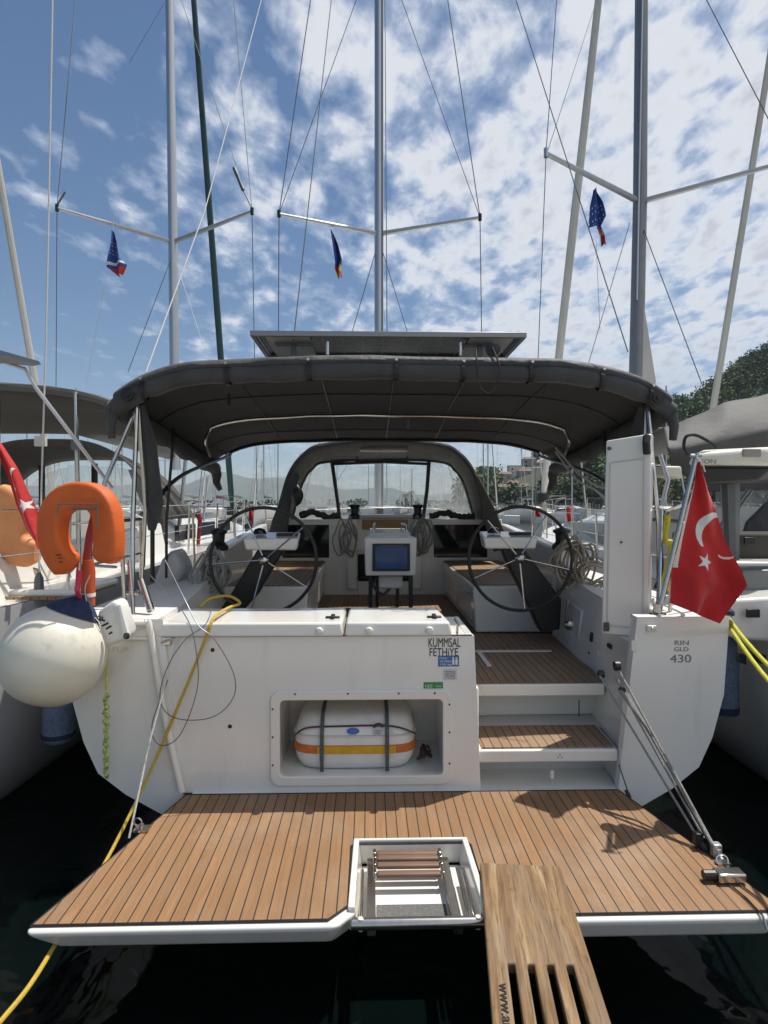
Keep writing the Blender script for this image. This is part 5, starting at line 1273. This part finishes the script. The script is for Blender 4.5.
MB().tube([P(653, 736, 3.42), P(620, 690, 3.60)], [.012, .014], 7).build('splice', ROPEG, o)
one(MB().tube([P(619, 765, 3.68), P(629, 795, 3.52)], .0035, 6).tube([P(626, 790, 3.53), P(630, 798, 3.5)], .011, 8), 'stay_cord', BLACK, 'short black cord from the lower step to the platform corner', 'cord')
o = rope('step_cord', [P(579, 700, 3.98), P(579, 706, 3.98), P(579, 716, 3.98)], .004, BLACK, 'short black cord with a toggle hanging under the upper step', k=4)
# coiled ropes
def coil(px, py, Y, w_, h_, m, label, n=9, r=.008, hang=False, grp=None):
    b = MB(); c = P(px, py, Y)
    for k in range(n):
        ph = R_.uniform(0, 6); ww = w_*R_.uniform(.6, 1.1); hh = h_*R_.uniform(.7, 1.1); off = Vector((R_.uniform(-.04, .04)*w_*8, R_.uniform(-.06, .06), R_.uniform(-.04, .04)))
        loop = []
        for q in range(18):
            a = 2*pi*q/18; x = cos(a)*ww*.5*(1-.35*(sin(a) > 0 and hang)*sin(a))*(1+.22*sin(2*a+ph)); z = sin(a)*hh*.5*(1+.18*sin(3*a+ph*2))
            loop.append(c+off+Vector((x, .04*sin(a+ph), z+.01*sin(3*a+ph))))
        b.tube(loop, r, 6, closed=True)
    if hang: b.tube([c+Vector((-w_*.2, -.05, h_*.22)), c+Vector((0, -.07, h_*.2)), c+Vector((w_*.2, -.05, h_*.22))], r*2.4, 7)
    return one(b, 'coiled_rope', m, label, 'rope', group=grp)
ROPET = mat('tan_rope', (.36, .31, .24), .85, var=.4, vscale=90, bump=.5, bscale=200)
coil(574, 562, 5.1, .26, .36, ROPET, 'tan and cream rope coils piled on the starboard winch behind the wheel', 16, .010)
coil(590, 574, 5.0, .30, .22, ROPET, 'loose tan rope turns lying on the starboard side deck next to the coiled pile', 6, .010)
coil(213, 571, 5.1, .19, .34, ROPEG, 'grey rope hank hanging from the port winch behind the left wheel', 14, .011, True)
coil(347, 540, 7.9, .20, .48, ROPEG, 'rope tail hanging in a long loop on the bulkhead left of the plotter', 5, .010, True)
coil(421, 537, 7.9, .22, .46, ROPEG, 'dark rope tail hanging on the bulkhead right of the plotter', 7, .010, True)
# small cylindrical fenders between the hulls
o = thing('cylinder_fender', P(59, 730, 4.1), 'short blue cloth covered fender hanging below the white ball fender', 'fender')
MB().lathe(P(59, 718, 4.1), [(.03, -.17), (.09, -.15), (.105, -.11), (.10, .1), (.09, .22), (.03, .28)], 24).build('fender_body', BLUEF, o, ang=80)
MB().lathe(P(59, 718, 4.1), [(.107, -.12), (.108, -.09)], 24).build('hem', NAVY, o)
MB().tube([P(59, 700, 4.1)+Vector((0, 0, .12)), P(70, 600, 4.0)], .006, 5).build('lanyard', ROPEW, o)
o = thing('cylinder_fender', P(724, 716, 4.35), 'long pale blue cloth covered fender between the starboard quarter and the next hull', 'fender')
MB().lathe(P(724, 680, 4.35), [(.03, -.26), (.085, -.24), (.095, -.2), (.098, .15), (.08, .28), (.03, .34)], 24).build('fender_body', BLUEF, o, ang=80)
MB().lathe(P(724, 680, 4.35), [(.097, -.23), (.099, -.18)], 24).build('hem', NAVY, o)
MB().tube([P(724, 633, 4.35), P(727, 612, 4.1)], .006, 5).build('lanyard', ROPEW, o)
rope('mooring_line', [P(722, 610, 3.9), P(745, 640, 3.55), P(775, 672, 3.2), P(830, 720, 2.7), P(960, 860, 2.0)], .012, ROPELY, 'upper of two bright yellow mooring lines running right from the starboard quarter', n=8)
rope('mooring_line', [P(721, 613, 3.9), P(742, 646, 3.52), P(768, 680, 3.15), P(820, 735, 2.6), P(950, 880, 1.95)], .012, ROPELY, 'lower of two bright yellow mooring lines running right from the starboard quarter', n=8)
rope('yellow_hank', [P(668, 515, 3.95), P(665, 540, 3.95), P(672, 545, 3.95), P(668, 570, 3.95), P(663, 585, 3.95), P(670, 588, 3.95)], .022, ROPELY, 'bunched yellow line hung on the starboard rail behind the flag staff', n=7)
one(MB().lathe(P(727, 612, 3.75), [(.02, -.03), (.045, -.015), (.04, .01), (.01, .03)], 14), 'blue_cap', NAVY, 'small dark blue cap at the end of the yellow mooring lines', 'rope cover')
one(MB().tube(spline([P(556, 448, 6.4), P(575, 470, 5.8), P(595, 485, 5.3), P(608, 488, 5.0)], 6), .011, 6).tube(spline([P(556, 452, 6.4), P(575, 478, 5.8), P(595, 490, 5.3), P(608, 502, 5.0)], 6), .011, 6), 'white_cord', ROPEW, 'pair of white cords slung from the bimini corner towards the upright white panel', 'cord')

# ------------------------------------------------------------------ PORT NEIGHBOUR
NL = thing('sailing_yacht', (-4.42, 3.3, 0), 'white yacht moored on the left with taupe bimini and dark green furled headsail', 'sailing boat'); FN = W[NL]
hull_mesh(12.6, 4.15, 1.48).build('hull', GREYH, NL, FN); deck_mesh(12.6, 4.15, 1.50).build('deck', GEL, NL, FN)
b = MB(); b.box((-1.5, .2, 1.0), (1.5, 4.2, 1.48)); crl = cabin_mesh(4.4, 9.5, 1.55, .95, 1.5, .55, .35).build('coachroof', GEL, NL, FN)
for s in (-1, 1):
    for k in range(3):
        y = 5.0+k*1.25; xw = (1.57-.06*k)*s; MB().box((xw-.05, y, 1.62), (xw+.012, y+.75, 1.84)).build('window', GLASSD, crl, FN, bevel=.01)
    rail_mesh(12.6, 4.15, 1.5, s, 9).build('guard_rail', STEEL, NL, FN)
    MB().hexa([(s*1.45, .6, 1.4), (s*1.85, .6, 1.4), (s*1.7, 4.3, 1.4), (s*1.45, 4.3, 1.4)], [(s*1.5, .7, 1.75), (s*1.7, .7, 1.75), (s*1.6, 4.3, 1.9), (s*1.5, 4.3, 1.9)]).build('coaming', GEL, NL, FN, bevel=.03)
def wl(*a): return P(*a)
b = MB(); b.grid(lambda u, v: Vector((-6.35+4.1*u, 5.15+1.9*v, 3.17-.20*v-.06*(2*u-1)**2-.14*abs(2*u-1)**6-.03*sin(v*pi*3))), 40, 10); b.build('bimini', CANVB, NL, solid=.012)
b = MB(); b.tube([Vector((-6.35+4.1*k/20, 5.14, 3.165-.06*(k/10-1)**2-.14*abs(k/10-1)**6)) for k in range(21)], .035, 8, jit=.1); b.build('bimini_hem', CANVG, NL)
b = MB(); b.grid(lambda u, v: Vector((-5.95+3.05*u, 7.9+1.3*v, 1.9+(1.09-.18*v)*(1-abs(2*u-1)**3.2*.97))), 40, 6); b.build('sprayhood', CANVB, NL, solid=.012)
b = MB()
b.grid(lambda u, v: Vector((-5.75+2.65*u, 9.15, 1.85+(.86)*(1-abs(2*u-1)**3.2*.9)*v)), 24, 4); b.build('sprayhood_window', VINYL, NL)
for x0 in (-5.2, -4.4, -3.6): MB().tube([(x0, 9.12, 1.85), (x0, 9.12, 2.75)], .05, 6).build('window_seam', CANVB, NL)
for u in (0, 1): MB().tube([Vector((-5.95+3.05*u, 7.9, 1.6)), Vector((-5.9+2.95*u, 7.9, 2.2))], .06, 6).build('window_seam', CANVB, NL)
# taupe side flap by the arch, pale
MB().prism([P(128, 470, 8.3), P(146, 466, 8.3), P(172, 520, 8.3), P(150, 522, 8.3), P(140, 500, 8.3)], (0, .04, 0)).build('side_curtain', mat('pale_canvas', (.42, .40, .35), .85, var=.1), NL)
# mast and rig
mz = HC+(HY-242)/F*12.6; M0 = P(173, 242, 12.6); mx = M0.x
MB().tube([P(175.5, 470, 12.6), M0, P(169.5, 0, 12.6), Vector((mx-.1, 12.6, 18.6))], [.10, .095, .085, .08], 14).build('mast', ALU, NL)
mast_l = bpy.data.objects[[o.name for o in bpy.data.objects if o.parent == NL and o.name.startswith('mast')][0]]
TL, TR = P(57, 208, 11.6), P(252, 211.5, 11.6)
for T_ in (TL, TR):
    MB().tube([M0, T_], [.05, .03], 8).build('spreader', ALU, mast_l); MB().tube([T_-Vector((0, 0, .06)), T_+Vector((0, 0, .07))], .035, 8).build('spreader_tip', BLACK, NL)
def line(pts, r=.008, m=WIRE, nm='shroud', parent=NL): return MB().tube([P(*p) for p in pts], r, 5).build(nm, m, parent)
line([(57, 208, 11.6), (77, -20, 12.2)]); line([(57, 208, 11.6), (56, 395, 11.8)]); line([(252, 211, 11.6), (232, -20, 12.2)], .007, ROPEG); line([(252, 212, 11.6), (257, 500, 12)]); 
line([(178, -10, 12.6), (236, 165, 11.7)], .007, ROPEG); line([(234, 168, 11.7), (243, 190, 11.6)], .04, WIRE, 'rigging_weight'); line([(243, 190, 11.6), (252, 209, 11.6)], .012)
line([(57, 205, 11.6), (65, 192, 11.6)], .02); line([(170, 262, 12.5), (128, 372, 12)], .007); line([(176, 262, 12.5), (203, 345, 12)], .007, ROPEW); line([(166, 0, 12.6), (130, 62, 12.2)], .005)
line([(53, -20, 4.3), (48, 250, 4.3), (46, 340, 4.3), (42, 470, 4.3), (39, 575, 4.25)], .0065, ROPEW, 'halyard'); MB().tube([P(39, 572, 4.25), P(39, 578, 4.25), P(39, 596, 4.25), P(39, 600, 4.25)], [.01, .03, .036, .02], 8).build('turnbuckle', ALUD, NL)
line([(264, -10, 9.0), (205, 210, 6.5), (146, 372, 4.9)], .006, ROPEW, 'backstay')
line([(113, 231, 11.9), (114, 215, 11.9)], .004, ROPEW, 'flag_halyard'); line([(107, 272, 11.9), (86, 385, 11.9)], .005, ROPEW, 'flag_halyard')
# forestay, dark green
Fb, Ft = P(232.5, 512, 15.6), P(174, -260, 12.7)
MB().tube([Fb, Fb.lerp(Ft, .03), Fb.lerp(Ft, .3), Ft], [.03, .075, .08, .05], 10).build('furled_headsail', SAILG, NL)
MB().tube([Fb-Vector((0, 0, .08)), Fb+Vector((0, 0, .14))], .16, 12).build('furling_drum', BLACK, NL)
# boom and stack pack
MB().grid(lambda u, v: Vector((-4.45+.16*sin(u*2*pi)*(1-.2*v)+.9*v*.0, 12.4-5.2*v, 3.35+.30*cos(u*2*pi)*(1-.4*v))), 14, 12, closed_u=True).build('sail_bag', CANVG, NL)
line([(150, 432, 8), (262, 415, 12.0)], .03, ALU, 'strut') if 0 else None
# solar panel on struts at the stern and tubes
MB().hexa([P(-60, 333, 3.9), P(40, 361, 3.9), P(41, 365, 3.9), P(-60, 343, 3.9)], [P(-60, 352, 4.7), P(34, 362, 4.7), P(34, 366, 4.7), P(-60, 360, 4.7)]).build('solar_panel', SILV, NL, bevel=.004)
b = MB(); b.tube([P(-30, 352, 4.2), P(25, 369, 4.2), P(36, 388, 4.25), P(112, 488, 4.6)], [.012, .012, .014, .013], 10); b.build('strut', ALU, NL)
b = MB(); b.tube([P(75.5, 392, 5.1), P(80, 600, 5.1)], .019, 10); b.tube([P(-2, 400, 5.1), P(-2, 620, 5.1)], .019, 10); b.build('bimini_post', STEEL, NL)
MB().box(P(74, 446, 5.05)-Vector((.02, .02, .03)), P(80, 440, 5.05)+Vector((.02, .02, .0))).build('pole_clamp', ALUD, NL, bevel=.005)
# dark red cover on the cabin, white lantern patch, side rails
MB().prism([P(130, 514, 9.5), P(161, 513, 9.5), P(162, 544, 9.5), P(130, 546, 9.5)], (0, .5, 0)).build('hatch_cover', SAILR, NL, bevel=.03)
MB().box(P(34, 446, 7.3), P(45, 436, 7.3)+Vector((0, .05, 0))).build('small_pennant_panel', CREAM, NL)
b = MB(); b.tube([P(0, 532, 4.6), P(130, 518, 5.0)], .012, 8); b.tube([P(0, 560, 4.6), P(40, 572, 4.6)], .02, 8); b.build('stern_rail', STEEL, NL)
b = MB(); b.tube(spline([P(-10, 548, 4.6), P(8, 560, 4.6), P(16, 585, 4.5)], 5), .035, 8); b.tube(spline([P(26, 560, 4.6), P(18, 580, 4.6), P(4, 592, 4.5)], 5), .035, 8); b.build('curved_rail', ALU, NL)
b = MB(); b.box(P(-60, 598, 4.2), P(75, 590, 4.2)+Vector((0, .7, .0))); b.build('stern_bench', GEL, NL, bevel=.02)
MB().box(P(-60, 600, 4.14), P(70, 597, 4.14)+Vector((0, .7, 0))).build('rubbing_strake', TEAKD, NL)
one(sweep(MB(), spline([P(x, y, 4.35) for x, y in ((-6, 497), (8, 502), (16, 515), (12, 535), (20, 550), (38, 552))], 4), .11, .07, Vector((0, 1, 0))), 'horseshoe_lifebuoy', ORANGEF, 'faded pale orange horseshoe lifebuoy on the left yacht at the frame edge', 'lifebuoy')
MB().tube([P(186, 455, 9), P(182, 500, 9), P(177, 545, 9)], .03, 8).build('cover_leg', ALU, NL)
b = MB(); b.prism([P(160, 560, 5.2), P(173, 548, 5.2), P(185, 570, 5.2), P(170, 592, 5.2), P(150, 590, 5.2)], (0, .3, 0)); b.build('deck_bag', GREYH, NL, bevel=.05)

for (x, y, Y) in ((202, 470, 13), (208, 478, 12), (184, 500, 10)): MB().tube([P(x, y, Y), P(x-8, 560, Y-1)], .016, 6).build('rail_stay', STEEL, NL)
MB().tube([P(197, 512, 9), P(200, 520, 9), P(194, 600, 8.6)], [.05, .035, .012], 8).build('rescue_pole', REDD, NL)
for x in (214, 228, 244): MB().hexa([P(x, 525, 14), P(x+8, 521, 14.4), P(x+8, 531, 14.4), P(x, 536, 14)], [P(x, 525, 14.2), P(x+8, 521, 14.6), P(x+8, 531, 14.6), P(x, 536, 14.2)]).build('deck_hatch', GLASSD, NL, bevel=.01)
# ------------------------------------------------------------------ STARBOARD NEIGHBOUR
NR = thing('sailing_yacht', (4.70, 3.4, 0), 'white yacht moored on the right with a large grey canvas cover and folding cockpit windows', 'sailing boat'); FR_ = W[NR]
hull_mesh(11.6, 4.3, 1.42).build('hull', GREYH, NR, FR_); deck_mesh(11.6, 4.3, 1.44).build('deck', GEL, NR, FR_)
crr = cabin_mesh(4.6, 9.3, 1.60, 1.0, 1.44, .62, .40).build('coachroof', GEL, NR, FR_)
for s in (-1, 1):
    MB().hexa([(s*1.60, 4.9, 1.54), (s*1.615, 4.9, 1.54), (s*1.36, 8.0, 1.56), (s*1.34, 8.0, 1.56)], [(s*1.53, 5.0, 1.86), (s*1.55, 5.0, 1.86), (s*1.30, 7.9, 1.80), (s*1.28, 7.9, 1.80)]).build('window', GLASSD, crr, FR_)
    rail_mesh(11.6, 4.3, 1.44, s, 8, y0=.25).build('guard_rail', STEEL, NR, FR_)
# stern bulk with lockers seen right of the flag
b = MB(); b.prism([P(722, 600, 4.0), P(900, 590, 4.0), P(900, 650, 4.0), P(735, 640, 4.0)], (0, .4, 0)); b.build('stern_locker', GEL, NR, bevel=.03, seg=3)
MB().box(P(742, 592, 4.3), P(900, 570, 4.3)+Vector((0, .3, 0))).build('dark_coaming_panel', ALUD, NR, bevel=.01)
MB().box(P(700, 566, 5.0), P(900, 534, 5.0)+Vector((0, .5, 0))).build('cockpit_locker', CANVB, NR, bevel=.02)
MB().box(P(720, 572, 4.7), P(900, 562, 4.7)+Vector((0, .3, 0))).build('cockpit_seat', GEL, NR, bevel=.02)
for (x, y) in ((747, 543), (750, 615)):
    b = MB(); b.box(P(x, y, 3.97 if y > 600 else 4.95)-Vector((.03, .02, .015)), P(x+4, y-4, 3.97 if y > 600 else 4.95)+Vector((.03, 0, .015)))
    b.build('locker_catch', BLACK, NR, bevel=.005)
for (x0, x1) in ((734, 744), (749, 764)):
    MB().prism([P(x0, 651, 4.02), P(x1, 654, 4.02), P(x1, 664, 4.02), P(x0, 660, 4.02)], (0, -.03, 0)).build('hull_port', GLASSD, NR, bevel=.004)
for k in range(1):
    MB().box(P(722, 700, 4.6), P(900, 585, 4.6)+Vector((0, .1, 0))).build('quarter_panel', GREYH, NR)
# cover: big vaulted grey canvas on frame
def cov_(u, v):
    row_t = lerp_pts([(664, 428), (690, 419), (725, 404), (768, 395), (840, 388), (960, 392)], u); row_b = lerp_pts([(672, 470), (690, 478), (725, 478), (768, 470), (840, 466), (960, 470)], u)
    q = max(0, (v-.25)/.75); y = row_t[1]*(1-q)+row_b[1]*q; x = row_t[0]*(1-q)+row_b[0]*q
    Yd = 6.3 - .5*sin(min(1, q*1.6)*pi*.5) + .5*max(0, q-.5)
    p = P(x, y, Yd)+Vector((0, .03*noise.noise(Vector((u*5, v*3, 3))), .018*noise.noise(Vector((u*6, v*4, 8)))))
    if v < .25: t = 1-v/.25; p += Vector((t*.3, 2.6*t, -.12*t-.25*t*t))
    return p
MB().grid(cov_, 50, 28).build('canvas_cover', CANVG, NR, solid=.02, ang=180)
# cockpit windows under the cover
MB().prism([P(716, 486, 6.0), P(900, 480, 6.0), P(900, 534, 6.0), P(716, 532, 6.0)], (0, .01, 0)).build('window_panel', VINYL, NR, smooth=False)
FRP = MB(); b = FRP; b.prism([P(724, 480, 5.9), P(737, 480, 5.9), P(737, 528, 5.9), P(726, 528, 5.9)], (0, .05, 0)); b.prism([P(768, 502, 5.9), P(900, 460, 5.9), P(900, 532, 5.9), P(745, 532, 5.9), P(748, 522, 5.9)], (0, .05, 0)); b.prism([P(705, 478, 5.9), P(900, 474, 5.9), P(900, 486, 5.9), P(707, 492, 5.9)], (0, .05, 0)); b.build('window_frame_canvas', CANV, NR, bevel=.01)
b = MB(); b.tube([P(700, 553, 5.0), P(748, 490, 5.0)], .018, 8); b.tube([P(705, 553, 5.0), P(752, 490, 5.0)], .018, 8); b.build('frame_tube', ALUD, NR)
# stern gear: white cowled outboard hung on the rail
o = thing('outboard_motor', P(735, 500, 4.4), 'outboard engine with a cream cowl and black underside clamped on the right yacht rail', 'outboard')
b = MB(); b.hexa([P(686, 465, 4.35), P(775, 466, 4.35), P(800, 468, 4.75), P(690, 466, 4.75)], [P(697, 452, 4.35), P(768, 447, 4.35), P(790, 446, 4.75), P(700, 450, 4.75)]); b.build('cowl', CREAM, o, bevel=.04, seg=4)
b = MB(); b.hexa([P(702, 486, 4.42), P(758, 482, 4.42), P(780, 482, 4.70), P(705, 485, 4.70)], [P(694, 467, 4.40), P(772, 468, 4.40), P(795, 468, 4.72), P(697, 467, 4.72)]); b.build('lower_casing', BLACK, o, bevel=.025, seg=3)
MB().box(P(743, 457, 4.34), P(762, 448.5, 4.34)+Vector((0, .02, 0))).build('carry_slot', mat('slot_shadow_grey', (.30, .29, .25), .6), o, bevel=.012, seg=3)
text('SON', .045, fwall(P(700, 463.5, 4.335)), 'lettering', INKG, o, sx=1.3)
MB().prism([P(664, 466, 4.4), P(682, 466, 4.4), P(683, 479, 4.4), P(664, 476, 4.4)], (0, .2, 0)).build('bracket', CREAM, o, bevel=.015)
MB().tube(spline([P(716, 447, 4.4), P(706, 440, 4.4), P(695, 435, 4.4), P(686, 437, 4.4), P(684, 447, 4.4), P(688, 455, 4.4)], 6), .012, 8).build('hose', BLACK, o)
MB().tube([P(730, 482, 4.6), P(732, 560, 4.6)], [.07, .05], 8).build('leg', ALUD, o)
# mast and rig
M1 = P(640, 202, 10.8)
MB().tube([P(634, 470, 10.8), M1, P(641.5, -10, 10.8), Vector((M1.x+.1, 10.8, 18.4))], [.125, .12, .11, .10], 14).build('mast', mat('grey_mast', (.24, .245, .25), .42, .5, var=.08, vscale=4), NR)
mast_r = bpy.data.objects[[o.name for o in bpy.data.objects if o.parent == NR and o.name.startswith('mast')][0]]
MB().tube([P(642.5, 0, 10.68), P(637, 300, 10.68)], .018, 6).build('mast_track', ALU, NR)
T1, T2 = P(546, 153.5, 9.3), P(800, 158, 9.5)
for T_ in (T1, T2): MB().tube([M1, T_], [.055, .035], 8).build('spreader', ALU, mast_r)
MB().tube([T1-Vector((0, 0, .06)), T1+Vector((0, 0, .08))], .035, 8).build('spreader_tip', ALU, NR)
def lr(pts, r=.007, m=WIRE, nm='shroud'): return line(pts, r, m, nm, NR)
lr([(546, 153, 9.3), (558, -20, 10)]); lr([(546, 155, 9.3), (538, 360, 9.5), (535, 520, 9.6)]); lr([(600, -10, 10.7), (548, 150, 9.3)], .005, ROPEG); lr([(630, 222, 10.7), (588, 365, 10)], .006); lr([(643, 228, 10.7), (708, 400, 9.5)], .008)
lr([(704, -5, 10.5), (800, 180, 9.5)], .008); lr([(600, 330, 11), (596, 240, 11)], .004)
MB().prism([P(642, 292, 10.7), P(656, 382, 10.7), P(640, 430, 10.7)], (0, .1, 0)).build('mainsail_head', SAILW, NR)
Fb, Ft = P(543, 500, 13.9), P(640, -375, 10.9)
MB().tube([Fb, Fb.lerp(Ft, .03), Fb.lerp(Ft, .35), Ft], [.04, .085, .09, .05], 10).build('furled_headsail', SAILW, NR)
MB().tube([Fb-Vector((0, 0, .05)), Fb+Vector((0, 0, .15))], .14, 12).build('furling_drum', BLACK, NR)

# ------------------------------------------------------------------ more moored yachts
stdyacht('sailing_yacht', (-8.75, 4.2, 0), 0, 'second yacht out on the left with a thick cream furled headsail', mastz=18.5, L=12.2, stay=SAILW, canopy=CANVB)
stdyacht('sailing_yacht', (8.2, 4.3, 0), 0, 'second yacht out on the right with cream furled headsail above the wooded hill', Bm=2.6, L=11.8, mastz=18, stay=SAILW, canopy=CANVG, hull=GEL)
# across the fairway: two rows of yachts facing this pontoon
spots = [(-17, 24, -3, 0), (-12.6, 25, 2, 1), (-8.3, 24.5, 0, 0), (-13.9, 15, -2, 1)]
protoA = stdyacht('moored_yacht', (-30, 74, 0), radians(184), 'white yacht in the row across the water with a blue boom cover', 'yachts moored across the fairway', L=11.5, mastz=15.5, cover=SAILB)
protoB = stdyacht('moored_yacht', (-24.5, 75, 0), radians(177), 'white yacht in the row across the water with a maroon boom cover', 'yachts moored across the fairway', L=12.5, mastz=17, cover=SAILR, canopy=CANVB)
protoC = stdyacht('moored_yacht', (17, 76, 0), radians(183), 'white yacht in the row across the water with a grey boom cover', 'yachts moored across the fairway', L=11.0, mastz=15, cover=CANVG, hull=GEL)
rx = random.Random(5); pl = [protoA, protoB, protoC]
i = 0
for x in (-52, -46, -41, -35.5, -19, -13.5, 12, 22, 27, 32):
    copy_tree(pl[i % 3], (x+rx.uniform(-.3, .3), 75+rx.uniform(-1, 1), 0), rz=radians(180+rx.uniform(-3, 3)), scale=(1, 1, 1)); i += 1
far = 'distant yachts with bare masts in the far marina'
fl = ['small white yacht far off in the marina with its bare mast standing against the haze']
for x, y in [(-64, 110), (-55, 116), (-47, 112), (-38, 118), (-30, 112), (-23, 120), (-16, 114), (-9, 122), (-3, 118), (3.5, 126), (9, 116), (16, 122), (24, 112), (31, 118), (-12, 140), (0, 142), (7, 138)]:
    c = copy_tree(pl[rx.randrange(3)], (x, y, 0), rz=radians(rx.choice((0, 180))+rx.uniform(-8, 8)), label=fl[0]); s_ = rx.uniform(.7, .95); c.scale = (s_, s_, s_*rx.uniform(.8, 1.05)); c['group'] = far
# red flags and bits seen far behind the wheels
def farflag(px, py, Y, h, label, w_=5):
    t = thing('flag', P(px, py+h+8, Y), label, 'flag'); MB().tube([P(px, py+h+10, Y), P(px+1, py-1, Y)], .015, 6).build('flag_staff', STEEL, t)
    MB().grid(lambda u, v: P(px-w_*u*(1-.3*v)*(.6+.4*sin(v*2+.4)), py+h*v, Y)+Vector((0, .05*sin(u*7+v*5), 0)), 8, 14).build('flag_cloth', RED, t, ang=180)
farflag(572, 506, 15, 24, 'narrow red flag hanging limp behind the starboard wheel', 6)
farflag(540, 508, 22, 9, 'small far red flag left of the limp one behind the starboard wheel', 7)
farflag(253, 506, 17, 18, 'small red flag hanging far behind the port wheel', 5)
# motor boats on the right shore
def smallboat(x, y, rz, label):
    t = thing('small_boat', (x, y, 0), label, 'motor boat', None, rz); Fm = W[t]
    hull_mesh(7, 2.5, .85, bowz=.35).build('hull', GEL, t, Fm); deck_mesh(7, 2.5, .86, bowz=.35).build('deck', DECKW, t, Fm)
    cabin_mesh(2.2, 5.2, .85, .6, .86, .8, .5).build('cabin', GEL, t, Fm); MB().box((-.80, 2.3, 1.3), (.80, 4.4, 1.52)).build('window', GLASSD, t, Fm, bevel=.02)
    MB().box((-.95, 1.2, 1.95), (.95, 3.4, 2.0)).build('sun_roof', SAILB if x > 20 else CANVG, t, Fm, bevel=.01)
    b = MB(); [b.tube([(sx*.9, yy, .85), (sx*.9, yy, 1.95)], .025, 6) for sx in (-1, 1) for yy in (1.3, 3.3)]; b.build('roof_post', STEEL, t, Fm)
smallboat(-10.5, 24, radians(95), 'small white motor boat moored beyond the left yacht, nearest of the small boats'); smallboat(-5.6, 27, radians(88), 'small white motor boat seen through the port wheel')
smallboat(14, 62, radians(80), 'small white motor boat with a grey sun roof lying near the wooded shore'); smallboat(23, 66, radians(95), 'small white motor boat with a blue sun roof lying under the hill')
